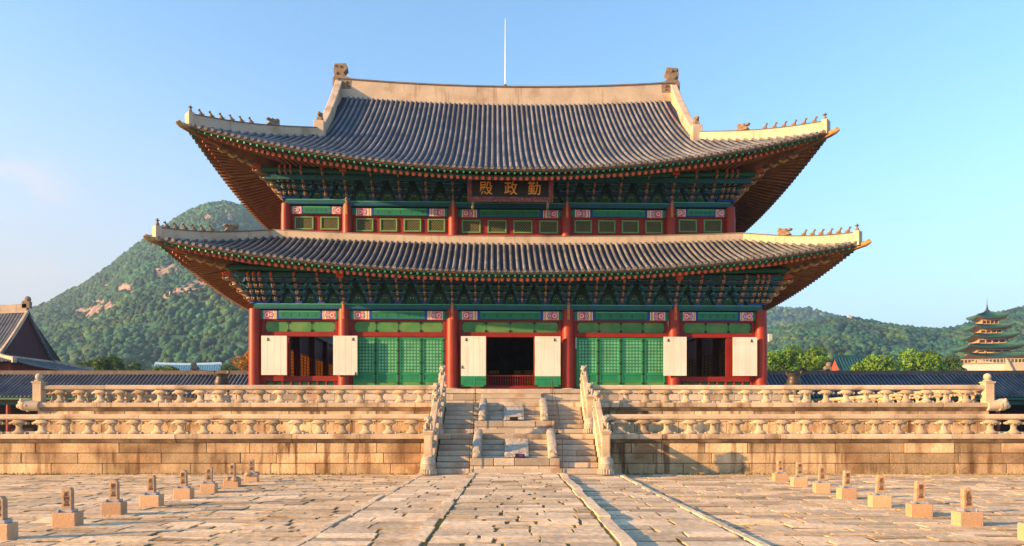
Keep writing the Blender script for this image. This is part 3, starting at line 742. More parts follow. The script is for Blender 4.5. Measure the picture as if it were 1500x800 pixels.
# ---- inside: floor, ceiling, walls with papered lattices
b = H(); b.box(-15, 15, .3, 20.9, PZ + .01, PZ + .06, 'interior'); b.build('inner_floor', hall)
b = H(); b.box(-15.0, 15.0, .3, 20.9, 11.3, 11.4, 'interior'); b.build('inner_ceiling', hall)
def lattice_wall(axis, pos, sgn):
    ends = CYS if axis == 'y' else CXS
    for i in range(5):
        a, c = ends[i] + .35, ends[i + 1] - .35; b = H()
        def bx(u0, u1, d0, d1, z0, z1, m):
            d0, d1 = sorted((pos + sgn * d0, pos + sgn * d1))
            b.box(*((d0, d1, u0, u1) if axis == 'y' else (u0, u1, d0, d1)), z0, z1, m)
        bx(a, c, 0, .2, 6.94, 8.5, 'red_frame'); bx(a, c, 0, .2, PZ + .1, 4.7, 'door_green')
        bx(a, c, .02, .03, 4.7, 6.94, 'hanji'); n = 4; w = (c - a) / n
        for k in range(n + 1): u = a + w * k; bx(u - .06, u + .06, -.012, .12, 4.7, 6.94, 'lattice_wood')
        for k in range(n * 5): u = a + w * (k + .5) / 5; bx(u - .02, u + .02, -.004, .015, 4.7, 6.94, 'lattice_wood')
        for k in range(10): z = 4.7 + .224 * (k + .5); bx(a, c, -.003, .013, z - .02, z + .02, 'lattice_wood')
        b.build('lattice_wall', hall)
lattice_wall('y', -15.1, -1); lattice_wall('y', 15.1, 1); lattice_wall('x', 21.0, 1)
b = H()                                                               # throne screen deep inside
b.box(-2.6, 2.6, 14.0, 14.2, 6.0, 9.2, 'interior_panel'); b.box(-1.5, 1.5, 12.0, 13.8, PZ, 5.6, 'interior'); b.box(-.6, .6, 12.4, 13.6, 5.6, 7.0, 'interior_panel'); b.build('throne_screen', hall, bevel=.05)

# ---- beams over the columns, wall between the brackets
def teal_beam(xs, y, z0, z1, dz):
    for i in range(5):
        d = dz((xs[i] + xs[i + 1]) / 2); b = H()
        b.box(xs[i] + .002, xs[i + 1] - .002, y - .24, y + .2, z0 + d, z1 + d, 'teal_beam'); b.box(xs[i] + .1, xs[i + 1] - .1, y - .255, y - .241, z0 + d + .04, z0 + d + .08, 'deep_blue'); b.box(xs[i] + .1, xs[i + 1] - .1, y - .255, y - .241, z1 + d - .06, z1 + d - .01, 'mint')
        b.build('tie_beam', hall)
zero = lambda x: 0.0
teal_beam(CXS, 0, 8.54, 8.86, zero); teal_beam(UXS, UY, 14.88, 15.18, lambda x: U(0, x))
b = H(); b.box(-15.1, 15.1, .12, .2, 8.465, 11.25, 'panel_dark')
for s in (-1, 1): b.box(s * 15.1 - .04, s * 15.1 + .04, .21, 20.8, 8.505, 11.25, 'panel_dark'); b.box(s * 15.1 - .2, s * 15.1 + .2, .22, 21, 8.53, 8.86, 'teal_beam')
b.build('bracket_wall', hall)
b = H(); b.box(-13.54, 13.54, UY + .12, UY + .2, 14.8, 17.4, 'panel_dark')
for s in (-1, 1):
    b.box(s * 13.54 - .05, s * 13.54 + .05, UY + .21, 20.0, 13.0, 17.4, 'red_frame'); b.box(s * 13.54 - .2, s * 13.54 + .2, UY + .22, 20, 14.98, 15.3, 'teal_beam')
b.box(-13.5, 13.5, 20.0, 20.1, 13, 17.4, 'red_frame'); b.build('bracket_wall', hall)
# arched painted panels between brackets are added with the brackets below

# ---- upper storey windows
nwin = [2, 4, 4, 4, 2]
for i in range(5):
    xa, xb = UXS[i] + .3, UXS[i + 1] - .3; n = nwin[i]; d = U(0, (UXS[i] + UXS[i + 1]) / 2)
    beam_between(UXS[i], UXS[i + 1], .26, UY - .06, 14.33, 14.78, lambda x: U(0, x))
    b = H(); b.box(xa, xb, UY + .06, UY + .2, 13.0, 14.33 + d, 'red_frame'); b.box(xa, xb, UY - .03, UY + .059, 13.05, 13.33 + d, 'red_frame'); b.box(xa, xb, UY - .01, UY + .059, 14.25 + d, 14.328 + d, 'red_frame')
    b.build('window_wall', hall, bevel=.01)
    w = (xb - xa) / n; ww = 1.16 if n == 4 and i == 2 else (1.06 if n == 4 else 1.13)
    for k in range(n):
        xc = xa + w * (k + .5); u, v = xc - ww / 2, xc + ww / 2; z0, z1 = 13.39 + d, 14.19 + d
        f = H(); e = .085
        f.box(u, v, UY - .02, UY + .055, z1 - e, z1, 'window_frame'); f.box(u, v, UY - .02, UY + .055, z0, z0 + e, 'window_frame'); f.box(u, u + e, UY - .02, UY + .055, z0 + e + .001, z1 - e - .001, 'window_frame'); f.box(v - e, v, UY - .02, UY + .055, z0 + e + .001, z1 - e - .001, 'window_frame')
        o = f.build('window', hall, bevel=.01)
        l = H(); l.box(u + e, v - e, UY + .025, UY + .05, z0 + e, z1 - e, 'window_lattice'); l.build('lattice', o)
for i in range(4):                                                     # posts between upper windows read as part of the wall
    pass

# ---- bracket clusters
def bracket_mesh(z0, tiers, reach, rise, column_head=False, extra=1.0):
    """stepped bracket: cross arms growing upward, stacked curled tongues in front (local origin on the wall plane)"""
    b = MB()
    b.box(-.20, .20, -.22, .12, z0, z0 + .12, 'deep_blue')
    for i in range(tiers):
        z = z0 + .12 + rise * i; y = -reach * (i + .35); w = .30 + .14 * i
        for yy in ([0, y] if i else [0]):
            b.hexa([(-w + .08, yy - .05, z), (w - .08, yy - .05, z), (w - .08, yy + .05, z), (-w + .08, yy + .05, z)], [(-w, yy - .05, z + rise * .55), (w, yy - .05, z + rise * .55), (w, yy + .05, z + rise * .55), (-w, yy + .05, z + rise * .55)], 'bracket_blue' if i % 2 else 'bracket_teal', .1 * (i % 2))
            b.box(-w - .004, w + .004, yy - .056, yy + .052, z + rise * .55, z + rise * .62, 'bracket_line')
            for xx in (-w + .06, 0, w - .06): b.hexa([(xx - .07, yy - .07, z + rise * .63), (xx + .07, yy - .07, z + rise * .63), (xx + .07, yy + .07, z + rise * .63), (xx - .07, yy + .07, z + rise * .63)], [(xx - .10, yy - .09, z + rise * .98), (xx + .10, yy - .09, z + rise * .98), (xx + .10, yy + .09, z + rise * .98), (xx - .10, yy + .09, z + rise * .98)], 'bracket_teal', .25)
        # tongue
        L = reach * (i + 1) * extra + .22; t = .055
        b.box(-t, t, -L + .25, .1, z + .02, z + rise * .72, 'tongue', -.2)
        pth = [(0, -L + .28, z + rise * .35), (0, -L + .12, z + rise * .22), (0, -L, z + rise * .38), (0, -L - .06, z + rise * .72)]
        b.tube(pth, [.085, .08, .06, .02], 7, 'tongue', .1 * (i % 2), sx=.75)
        b.box(-t - .008, t + .008, -L + .13, -L + .22, z + rise * .42, z + rise * .56, 'white_paint')
    zt = z0 + .12 + rise * tiers; L = reach * tiers * extra + .18
    b.box(-.06, .06, -L, .1, zt - .02, zt + .20, 'tongue_red'); b.tube([(0, -L + .1, zt + .06), (0, -L - .05, zt + .03), (0, -L - .12, zt + .12)], [.08, .065, .03], 7, 'tongue_red')
    if column_head:
        b.box(-.20, .20, -L - .08, -L + .2, zt - .10, zt + .24, 'red_end'); b.box(-.14, .14, -L - .11, -L - .081, zt - .05, zt + .17, 'tongue_red')
        b.box(-.075, .075, -.36, -.27, z0 - .92, z0 - .02, 'red_end'); b.box(-.03, .03, -.375, -.361, z0 - .86, z0 - .06, 'gold_tip'); b.tube([(0, -.30, z0 - .05), (0, -.42, z0 + .05), (0, -.40, z0 + .2)], [.08, .07, .05], 7, 'tongue')
    return b.mesh('bracket', 40)
BZL, BZU = 8.86, 15.18
RL = bracket_mesh(BZL, 4, .27, .33); RLc = bracket_mesh(BZL, 4, .27, .33, True)
RU = bracket_mesh(BZU, 4, .29, .32); RUc = bracket_mesh(BZU, 4, .29, .32, True)
RLd = bracket_mesh(BZL, 4, .27, .33, False, 1.55); RUd = bracket_mesh(BZU, 4, .29, .32, False, 1.6)
def arch_panel(x, y, z, w, h):
    b = H(); n = 10
    b.prism([(x - w, z)] + [(x + w, z)] + [(x + w * math.cos(math.pi * k / n), z + h * math.sin(math.pi * k / n)) for k in range(1, n)], lambda a, c, d: (a, d, c), y - .03, y, 'bracket_teal', .3)
    b.prism([(x - w * .7, z + .02)] + [(x + w * .7, z + .02)] + [(x + w * .7 * math.cos(math.pi * k / n), z + .02 + h * .75 * math.sin(math.pi * k / n)) for k in range(1, n)], lambda a, c, d: (a, d, c), y - .045, y - .031, 'transom_frame', -.2)
    for k in range(5): b.blob((x + (k - 2) * w * .25, y - .05, z + .1 + h * .5 * math.cos((k - 2) * .6)), (.028, .012, .045), 'yellow_paint' if k % 2 else 'transom', 7, 5)
    return b.build('arched_panel', hall)
def brackets(xs, y, me, mec, med, nbet, dz, zb, yside):
    pts = []
    for i in range(6):
        if 0 < i < 5: meshobj('bracket', mec, hall, (xs[i], y, -HZ + dz(xs[i])))
        pts.append(xs[i])
        if i < 5:
            n = nbet[i]
            for k in range(n):
                x = lerp(xs[i], xs[i + 1], (k + 1) / (n + 1)); meshobj('bracket', me, hall, (x, y, -HZ + dz(x))); pts.append(x)
    for a, c in zip(pts, pts[1:]): arch_panel((a + c) / 2, y + .10, zb + .04 + dz((a + c) / 2), (c - a) * .20, .62)
    for s in (-1, 1):
        xc = s * abs(xs[0]); d = dz(xc)
        meshobj('bracket', med, hall, (xc, y, -HZ + d), (0, 0, R(45) * s))
        for q in (.0, .32, .64): meshobj('bracket', me, hall, (xc - s * q, y - .02 * q, -HZ + d)); 
        for q in (.0, .35, .7): meshobj('bracket', me, hall, (xc, y + q, -HZ + d), (0, 0, R(90) * s))
        for k in range(5): meshobj('bracket', me, hall, (xc, y + 2.0 + 1.4 * k, -HZ + d * .6), (0, 0, R(90) * s))
brackets(CXS, -.02, RL, RLc, RLd, [3, 3, 4, 3, 3], zero, BZL, 0)
brackets(UXS, UY - .02, RU, RUc, RUd, [2, 3, 4, 3, 2], lambda x: U(0, x), BZU, 0)

# ================================================================== ROOFS
class Roof:
    def __init__(s, A, B, a, b, z0, rise, p, hx, hy, zt, fy, prof, ridge=None, zin=0, wx=0, wy=0, th=1.0, cx=10.5):
        s.A, s.B, s.a, s.b, s.z0, s.rise, s.p, s.hx, s.hy, s.zt, s.prof_a = A, B, a, b, z0, rise, p, hx, hy, zt, prof
        s.ridge, s.zin, s.wx, s.wy, s.yc, s.th = ridge, zin, wx, wy, cx, th
    def ze(s, u, half): return s.z0 + s.rise * (abs(u) / half) ** s.p
    def fe(s, x): return (x, s.yc - (s.b + (s.B - s.b) * (abs(x) / s.A) ** 2.5), s.ze(x, s.A))      # front eave
    def se(s, y, sg): return (sg * (s.a + (s.A - s.a) * (abs(y - s.yc) / s.B) ** 2.5), y, s.ze(y - s.yc, s.B))
    def q(s, t): return s.prof_a * t + (1 - s.prof_a) * t * t
    def hip(s, f):                                                     # f 0 at the corner, 1 inside; front-right quadrant
        x, y = lerp(s.A, s.hx, f), s.yc - lerp(s.B, s.hy, f)
        zc = s.ze(s.A, s.A); zi = s.zt(s.hx)
        return (x, y, lerp(zc, zi, f) - .16 * math.sin(math.pi * f) - .10 * math.sin(math.pi * f) * (1 - f))
    def front(s, x, u):
        """u in 0..1 from eave to the top of the slope at this x"""
        ax = abs(x); e = s.fe(x)
        if ax > s.hx:
            f = (s.A - ax) / (s.A - s.hx); h = s.hip(f); k = s.q(s.th * u) / s.q(s.th) if s.ridge else s.q(u)
            return (x, lerp(e[1], h[1], u), lerp(e[2], h[2], k))
        if s.ridge:
            g = max(0, (ax / s.hx)); yt, zt = s.yc, s.ridge(x)
            # below the gable foot the profile is fixed by the hip, above by the ridge
            return (x, lerp(e[1], yt, u), lerp(e[2], zt, s.q2(u, x)))
        return (x, lerp(e[1], s.yc - s.hy, u), lerp(e[2], s.zt(x), s.q(u)))
    def q2(s, u, x): return s.q(u)
    def sidep(s, y, u, sg):
        ay = abs(y - s.yc); e = s.se(y, sg)
        if ay > s.hy:
            f = (s.B - ay) / (s.B - s.hy); h = s.hip(f); top = (sg * h[0], y, h[2])
        else: top = (sg * s.hx, y, s.zt(s.hx))
        k = s.q(s.th * u) / s.q(s.th) if s.ridge else s.q(u)
        return (lerp(e[0], top[0], u), y, lerp(e[2], top[2], k))
ridge_z = lambda x: 25.66 + .48 * (abs(x) / 12.56) ** 2.0
lowerR = Roof(19.2, 14.5, 18.75, 14.1, 10.11, 1.62, 2.1, 14.1, 10.05, lambda x: 12.70 + .30 * (abs(x) / 14.1) ** 2.2, 0, .78, None, 11.25, 15.1, 10.5)
upperR = Roof(17.85, 13.7, 17.45, 13.45, 15.96, 2.18, 2.0, 11.95, 7.8, lambda x: 20.45, 0, .62, ridge_z, 17.2, 13.54, 9.6)
# profile parameter at the gable foot
_e = upperR.fe(11.95); upperR.th = (upperR.yc - 7.8 - _e[1]) / (upperR.yc - _e[1])
upperR.zt = lambda x: lerp(_e[2], ridge_z(11.95), upperR.q(upperR.th))

def ringpts(p, d, w, h): pass
def tile_roof(R_, name, back):
    b = H(); sp = .355; NU = 12
    # base sheet
    def sheet_(fn, us, sgn, m='roof_valley'):
        b.grid([[fn(u, k / NU) for k in range(NU + 1)] for u in us], m, 0, flip=sgn)
    n = int(2 * R_.A / .5); xs = [-R_.A + 2 * R_.A * i / n for i in range(n + 1)]
    xs = sorted(set(xs + [-R_.hx, R_.hx]))
    sheet_(lambda x, u: R_.front(x, u), xs, True)
    mir = lambda p: (p[0], 2 * R_.yc - p[1], p[2])
    if back: sheet_(lambda x, u: mir(R_.front(x, u)), xs, False)
    ny = int(2 * R_.B / .5); ys = sorted(set([R_.yc - R_.B + 2 * R_.B * i / ny for i in range(ny + 1)] + [R_.yc - R_.hy, R_.yc + R_.hy]))
    for sg in (-1, 1): sheet_(lambda y, u: R_.sidep(y, u, sg), ys, sg > 0)
    # cover tile rows
    def row(fn, side, m='roof_tile'):
        pts = [Vector(fn(k / NU)) for k in range(NU + 1)]
        if (pts[0] - pts[-1]).length < .25: return
        pts = [p + side * rnd.gauss(0, .003) + Vector((0, 0, rnd.gauss(0, .004))) for p in pts]; d0 = (pts[1] - pts[0]).normalized(); pts[0] = pts[0] - d0 * .07
        n_ = 6; r = .088; rings = []; t = rnd.gauss(0, .10)
        for i, p in enumerate(pts):
            d = (pts[min(i + 1, NU)] - pts[max(i - 1, 0)]).normalized(); up = side.cross(d).normalized()
            if up.z < 0: up = -up
            rings.append([p + side * (math.cos(math.pi * j / (n_ - 1)) * r) + up * (math.sin(math.pi * j / (n_ - 1)) * r * 1.05 + .015) for j in range(n_)] )
        vs_ = [q for rr in rings for q in rr]
        b.add(vs_, [(i * n_ + j, i * n_ + j + 1, (i + 1) * n_ + j + 1, (i + 1) * n_ + j) for i in range(NU) for j in range(n_ - 1)], m, [q for i in range(NU) for q in [t + rnd.gauss(0, .10)] * (n_ - 1)])
        # round end tile
        p = pts[0]; up = Vector((0, 0, 1)); k = 10
        fw = Vector((-d0.x, -d0.y, 0)).normalized() * .02
        ring = [p + fw + side * (math.cos(2 * math.pi * j / k) * .10) + up * (math.sin(2 * math.pi * j / k) * .10 + .035) for j in range(k)]
        ring2 = [q - fw * 4 for q in ring]
        b.add(ring + ring2, [tuple(range(k))] + [(j, (j + 1) % k, k + (j + 1) % k, k + j) for j in range(k)], 'roof_tile_edge', t)
    def drip(p, q):                                                   # hanging lip of the valley tile between two rows
        p, q = Vector(p), Vector(q); mid = (p + q) / 2 - Vector((0, 0, .13))
        dn = Vector((0, 0, .02)); b.add([p + dn, (p * 3 + q) / 4 - Vector((0, 0, .07)), mid, (p + q * 3) / 4 - Vector((0, 0, .07)), q + dn], [(0, 1, 2, 3, 4)], 'roof_tile_edge', -.2)
    N = int(2 * (R_.A - .15) / sp); X0 = -(N - 1) * sp / 2
    for i in range(N):
        x = X0 + sp * i; row(lambda u: R_.front(x, u), Vector((1, 0, 0)))
        if back: row(lambda u: mir(R_.front(x, u)), Vector((1, 0, 0)))
        if i < N - 1:
            p, q = R_.fe(x), R_.fe(x + sp); drip((p[0], p[1] - .03, p[2]), (q[0], q[1] - .03, q[2]))
    M_ = int(2 * (R_.B - .15) / sp); Y0 = R_.yc - (M_ - 1) * sp / 2
    for sg in (-1, 1):
        for i in range(M_):
            y = Y0 + sp * i; row(lambda u: R_.sidep(y, u, sg), Vector((0, 1, 0)))
            if i < M_ - 1:
                p, q = R_.se(y, sg), R_.se(y + sp, sg); drip((p[0] + sg * .03, p[1], p[2]), (q[0] + sg * .03, q[1], q[2]))
    if R_.ridge:                                                       # last strip of tiles out to the verge
        for s in (-1, 1):
            for mm in (False, True):
                us = np.linspace(R_.th, 1, 10); sp_ = [R_.front(R_.hx - .001, u) for u in us]; w_ = [.62 * (u - R_.th) / (1 - R_.th) for u in us]; Y = lambda y: 2 * R_.yc - y if mm else y
                b.grid([[(s * (R_.hx + f * w), Y(p[1]), p[2] - .01) for p, w in zip(sp_, w_)] for f in (0, .5, 1)], 'roof_valley', 0)
                b.tube([(s * (R_.hx + .55 * w), Y(p[1]), p[2] + .02) for p, w in zip(sp_, w_)], .085, 7, 'roof_tile')
    return b.build(name, hall, smooth=50, fix=False)
roof_lo = tile_roof(lowerR, 'roof', False); roof_up = tile_roof(upperR, 'roof', True)

def wall_strip(name, parent, path, w, h, m, capm='ridge_cap', caph=.07, side=None, plumb=True, h2=None):
    """plastered ridge: vertical band along a path with a darker tile cap"""
    b = H(); path = [Vector(p) for p in path]; n = len(path); secs, caps = [], []
    for i, p in enumerate(path):
        d = (path[min(i + 1, n - 1)] - path[max(i - 1, 0)]); d.z = 0; d.normalize(); s = Vector((-d.y, d.x, 0)) * w / 2
        hh = h if h2 is None else lerp(h, h2, i / (n - 1)); u = Vector((0, 0, 1))
        secs.append([p - s - u * .25, p + s - u * .25, p + s * .92 + u * hh, p - s * .92 + u * hh])
        e = s * 1.12; caps.append([p - e + u * (hh + .001), p + e + u * (hh + .001), p + e * .8 + u * (hh + caph), p - e * .8 + u * (hh + caph)])
    b.sweep(None, secs, m); b.sweep(None, caps, capm)
    return b.build(name, parent)

# main ridge, lightning rod and finials
RP = [(x, upperR.yc, ridge_z(x) - .02) for x in np.linspace(-12.5, 12.5, 41)]
wall_strip('ridge', roof_up, RP, .62, 1.10, 'ridge_plaster', caph=.13)
b = H(); b.tube([(-.15, 10.5, 26.8), (-.15, 10.5, 29.4), (-.15, 10.5, 32.0)], [.05, .04, .018], 8, 'white_rod'); b.lathe([(.2, 26.82), (.16, 27.0), (.06, 27.1)], (-.15, 10.5, 0), 10, 'ridge_cap'); b.build('lightning_rod', roof_up)
for s in (-1, 1):                                                      # owl-tail finials
    b = H(); X = s * 12.25; z = ridge_z(12.3) + .35; P = lambda a, c, d: (X + s * a, 10.5 + d, z + c)
    prof = [(-.72, 0), (.62, 0), (.66, .75), (.50, 1.0), (.58, 1.35), (.50, 1.86), (-.34, 1.90), (-.42, 1.50), (-.16, 1.20), (-.30, .95), (-.74, .80)]
    b.prism(prof if s > 0 else prof[::-1], P, -.30, .30, 'finial_clay')
    for a, c, r in ((-.45, .45, .2), (.1, .5, .28), (.25, 1.1, .22), (.0, 1.6, .2), (.35, 1.65, .14), (-.5, .2, .13), (.45, .25, .15)):
        b.blob(P(a, c, 0), (r, .36, r), 'finial_clay', 9, 6, t=rnd.uniform(-.3, .2)); b.blob(P(a + .06, c + .05, -.33), (r * .5, .05, r * .5), 'finial_clay', 8, 5, t=-.4)
    b.build('ridge_finial', roof_up, smooth=40)

def figurine(parent, p, k):
    b = MB(); m = 'finial_clay'
    if k == 0:                                                         # leading figure: seated man with broad hat
        b.lathe([(.11, 0), (.13, .1), (.09, .25), (.05, .3)], (0, 0, 0), 9, m); b.blob((0, 0, .37), (.07, .07, .075), m, 8, 6); b.lathe([(.13, .41), (.05, .45), (.04, .52)], (0, 0, 0), 10, m)
        b.tube([(.09, -.03, .22), (.14, -.08, .1)], .035, 6, m); b.tube([(-.09, -.03, .22), (-.14, -.08, .1)], .035, 6, m)
    else:                                                              # crouching beast
        b.blob((0, .06, .10), (.08, .12, .10), m, 8, 6); b.tube([(0, .05, .14), (0, -.05, .24), (0, -.09, .30)], [.075, .065, .05], 8, m); b.blob((0, -.12, .33), (.06, .085, .06), m, 8, 6)
        b.tube([(.05, -.06, .2), (.06, -.10, .0)], .03, 6, m); b.tube([(-.05, -.06, .2), (-.06, -.10, .0)], .03, 6, m); b.tube([(0, .16, .1), (0, .2, .22)], [.03, .015], 5, m)
        b.blob((.035, -.08, .39), (.015, .02, .035), m, 5, 4); b.blob((-.035, -.08, .39), (.015, .02, .035), m, 5, 4)
    return b.mesh('figurine', 45)
FIG = [figurine(None, None, 0), figurine(None, None, 1)]
def dragon_head():
    b = MB(); m = 'finial_clay'
    b.hexa([(-.17, -.45, 0), (.17, -.45, 0), (.17, .4, 0), (-.17, .4, 0)], [(-.15, -.32, .2), (.15, -.32, .2), (.15, .4, .3), (-.15, .4, .3)], m)
    b.blob((0, .02, .28), (.2, .34, .2), m, 10, 7); b.blob((0, -.36, .36), (.15, .2, .11), m, 9, 6); b.blob((0, .34, .40), (.14, .14, .2), m, 8, 6)
    for s in (-1, 1): b.tube([(s * .1, .1, .42), (s * .12, .28, .55)], [.05, .02], 6, m); b.blob((s * .13, -.12, .42), (.06, .07, .06), m, 7, 5)
    return b.mesh('dragon', 45)
DRG = dragon_head()
def hip_ridges(R_, parent, h0, h1, w, f0, f1, figs):
    for s in (-1, 1):
        fs = np.linspace(f0, f1, 15); path = [R_.hip(f) for f in fs]; path = [(s * p[0], p[1], p[2] + .02) for p in path]
        o = wall_strip('hip_ridge', parent, path, w, h0, 'ridge_plaster', caph=.06, h2=h1)
        b = H(); p = path[0]; a = Vector((s, -1, 0)).normalized()
        q = Vector(p) + a * .05; c = Vector((-a.y, a.x, 0)) * .27
        for k in range(1): b.hexa([q - c - a * .25 + Vector((0, 0, -.22)), q + c - a * .25 + Vector((0, 0, -.22)), q + c + a * .06 + Vector((0, 0, -.22)), q - c + a * .06 + Vector((0, 0, -.22))], [q - c - a * .25 + Vector((0, 0, h0 + .10)), q + c - a * .25 + Vector((0, 0, h0 + .10)), q + c + a * .06 + Vector((0, 0, h0 + .10)), q - c + a * .06 + Vector((0, 0, h0 + .10))], 'ridge_plaster')
        b.build('ridge_end', parent)
        ang = math.atan2(path[0][1] - path[-1][1], path[0][0] - path[-1][0]) + math.pi / 2
        for k in range(figs + 1):
            f = .01 + .50 * k / figs if k < figs else .61; i = f * 14; i0 = int(i); pp = Vector(path[i0]).lerp(Vector(path[i0 + 1]), i - i0); hh = lerp(h0, h1, f) + .06
            if k < figs: meshobj('ridge_figurine', FIG[0 if k == 0 else 1], parent, (pp.x, pp.y, pp.z + hh - HZ), (0, 0, ang), (.9,) * 3)
            else: meshobj('dragon_head', DRG, parent, (pp.x, pp.y, pp.z + hh - HZ), (0, 0, ang), (.85,) * 3)
hip_ridges(upperR, roof_up, .50, .40, .40, .03, 1.0, 7)
hip_ridges(lowerR, roof_lo, .48, .30, .40, .03, 1.0, 7)
# verges of the gables, gable walls
for s in (-1, 1):
    for mirr in (False, True):
        pth = []
        for u in np.linspace(upperR.th, .985, 14):
            x = lerp(11.95, 12.45, (u - upperR.th) / (1 - upperR.th)); p = upperR.front(min(x, 11.95), u); pth.append((s * x, 2 * upperR.yc - p[1] if mirr else p[1], p[2]))
        wall_strip('verge_ridge', roof_up, pth, .46, .62, 'ridge_plaster', caph=.05, h2=1.25, capm='ridge_plaster')
        if not mirr:
            q = pth[0]; b = H(); b.box(q[0] - .32, q[0] + .32, q[1] - .38, q[1] + .25, q[2] - .3, q[2] + .82, 'ridge_plaster'); b.build('ridge_end', roof_up, bevel=.03)
            meshobj('dragon_head', DRG, roof_up, (q[0], q[1] - .02, q[2] + .82 - HZ), (0, 0, 0), (.9, .7, 1.2))
    b = H(); zt = ridge_z(12) + .4; zb = upperR.zt(0) - .3
    b.add([(s * 11.6, 2.9, zb), (s * 11.6, 18.1, zb), (s * 11.7, 10.5, zt - .3)], [(0, 1, 2)], 'red_frame'); b.build('gable_wall', roof_up)
# plaster band where the lower roof meets the upper wall
pb = [(x, .40, lowerR.zt(x) - .02) for x in np.linspace(-14.15, 14.15, 31)]
wall_strip('ridge', roof_lo, pb, .42, .34, 'ridge_plaster', caph=.03, capm='ridge_plaster')
for s in (-1, 1): wall_strip('ridge', roof_lo, [(s * 14.12, y, lowerR.zt(14.1) - .02) for y in np.linspace(.6, 20.4, 12)], .42, .34, 'ridge_plaster', caph=.03, capm='ridge_plaster')

# ---- under the eaves: soffit, rafters, boards, corner beams
def eaves(R_, parent, rafter_n):
    zc = lambda u: R_.zin
    yw = R_.yc - R_.wy
    b = H()
    def inner_f(x): cx = max(-R_.wx + .3, min(R_.wx - .3, x)); return Vector((cx, yw + (.3 if abs(x) > R_.wx - .3 else 0), R_.zin + (.25 if abs(x) > R_.wx else 0)))
    def inner_s(y, sg): cy = max(yw + .3, min(2 * R_.yc - yw - .3, y)); return Vector((sg * (R_.wx - (.3 if abs(y - R_.yc) > R_.wy - .3 else 0)), cy, R_.zin + (.25 if abs(y - R_.yc) > R_.wy else 0)))
    n = 60
    xs = np.linspace(-R_.A, R_.A, n + 1)
    def line(e, i): e, i = Vector(e), Vector(i); return [e + Vector((0, 0, -.10)), e.lerp(i, .30) + Vector((0, 0, -.02)), i + Vector((0, 0, .10))]
    b.grid([line(R_.fe(x), inner_f(x)) for x in xs], 'soffit_board')
    ys = np.linspace(R_.yc - R_.B, R_.yc + R_.B, n + 1)
    for sg in (-1, 1): b.grid([line(R_.se(y, sg), inner_s(y, sg)) for y in ys], 'soffit_board')
    b.build('soffit', parent, fix=False)
    # eave boards following the curve
    for d, dz, w, h, m in ((.06, -.085, .10, .10, 'rafter_brown'), (.16, -.155, .10, .05, 'rafter_green'), (.78, -.195, .12, .09, 'edge_green')):
        bb = H()
        def ring(e, i): 
            e, i = Vector(e), Vector(i); dr = (i - e); dr.z = 0; dr.normalize(); c = e + dr * d + Vector((0, 0, dz)); q = dr * w / 2; u = Vector((0, 0, h / 2))
            return [c - q - u, c + q - u, c + q + u, c - q + u]
        bb.sweep(None, [ring(R_.fe(x), inner_f(x)) for x in xs], m)
        for sg in (-1, 1): bb.sweep(None, [ring(R_.se(y, sg), inner_s(y, sg)) for y in ys], 'gold_tip' if d > .7 else m)  # inner side boards coloured gold to paint in sunlight on the green
        bb.build('eave_board', parent, fix=False)
    def make(bm_, e, i, kind):
        e, i = Vector(e), Vector(i); dr = i - e; L = Vector((dr.x, dr.y, 0)).length; h = Vector((dr.x, dr.y, 0)) / L
        if kind == 'flying':
            p = e + h * .10 + Vector((0, 0, -.235)); q = e + h * 1.5 + Vector((0, 0, -.235 + min(.30, (i.z - e.z) / L * 1.1) * 1.4 + .02))
            g = p.lerp(q, .14); bm_.beam(p, g, .09, .10, 'rafter_green' if abs(h.y) > .6 else 'rafter_brown', endm='mint'); bm_.beam(g, q, .09, .10, 'rafter_brown')
        else:
            p = e + h * .70 + Vector((0, 0, -.33)); q = i + Vector((0, 0, -.04)); g = p.lerp(q, .09)
            bm_.tube([p, g], .088, 10, 'rafter_brown', cap0='red_end'); bm_.tube([g, q], [.086, .095], 8, 'rafter_brown')
            dd = (q - p).normalized(); bm_.tube([p - dd * .012, p + dd * .035], .108, 12, 'rafter_brown', cap0='red_end'); bm_.tube([p - dd * .02, p + dd * .02], .06, 8, 'salmon')
    sp = .355; N = int(2 * (R_.A - .35) / sp); X0 = -(N - 1) * sp / 2
    ind = sorted(range(N), key=lambda k: abs(X0 + sp * k))[:rafter_n]
    for kind, nm in (('flying', 'flying_rafter'), ('round', 'rafter')):
        rest = H()
        for k in range(N):
            x = X0 + sp * k; e = R_.fe(x)
            if k in ind: o = H(); make(o, e, inner_f(x), kind); o.build(nm, parent, smooth=40)
            else: make(rest, e, inner_f(x), kind)
        M_ = int(2 * (R_.B - .35) / sp); Y0 = R_.yc - (M_ - 1) * sp / 2
        for sg in (-1, 1):
            for k in range(M_): y = Y0 + sp * k; make(rest, R_.se(y, sg), inner_s(y, sg), kind)
        tag(rest.build(nm, parent, smooth=40), kind='stuff')
    # purlins carried by the brackets
    b = H(); yb = yw - 1.15; zz = R_.zin - .62
    b.tube([(-R_.wx - 1.1, yb, zz + .15), (-R_.wx * .5, yb, zz), (R_.wx * .5, yb, zz), (R_.wx + 1.1, yb, zz + .15)], .17, 10, 'rafter_green', -.3)
    b.box(-R_.wx - .9, R_.wx + .9, yb - .06, yb + .06, zz - .42, zz - .172, 'bracket_teal')
    for sg in (-1, 1): b.tube([(sg * (R_.wx + 1.15), yw - 1.1, zz + .15), (sg * (R_.wx + 1.15), yw + 4, zz), (sg * (R_.wx + 1.15), yw + 2 * R_.wy + 1.1, zz + .15)], .17, 10, 'green_beam', -.3)
    b.build('purlin', parent, smooth=40)
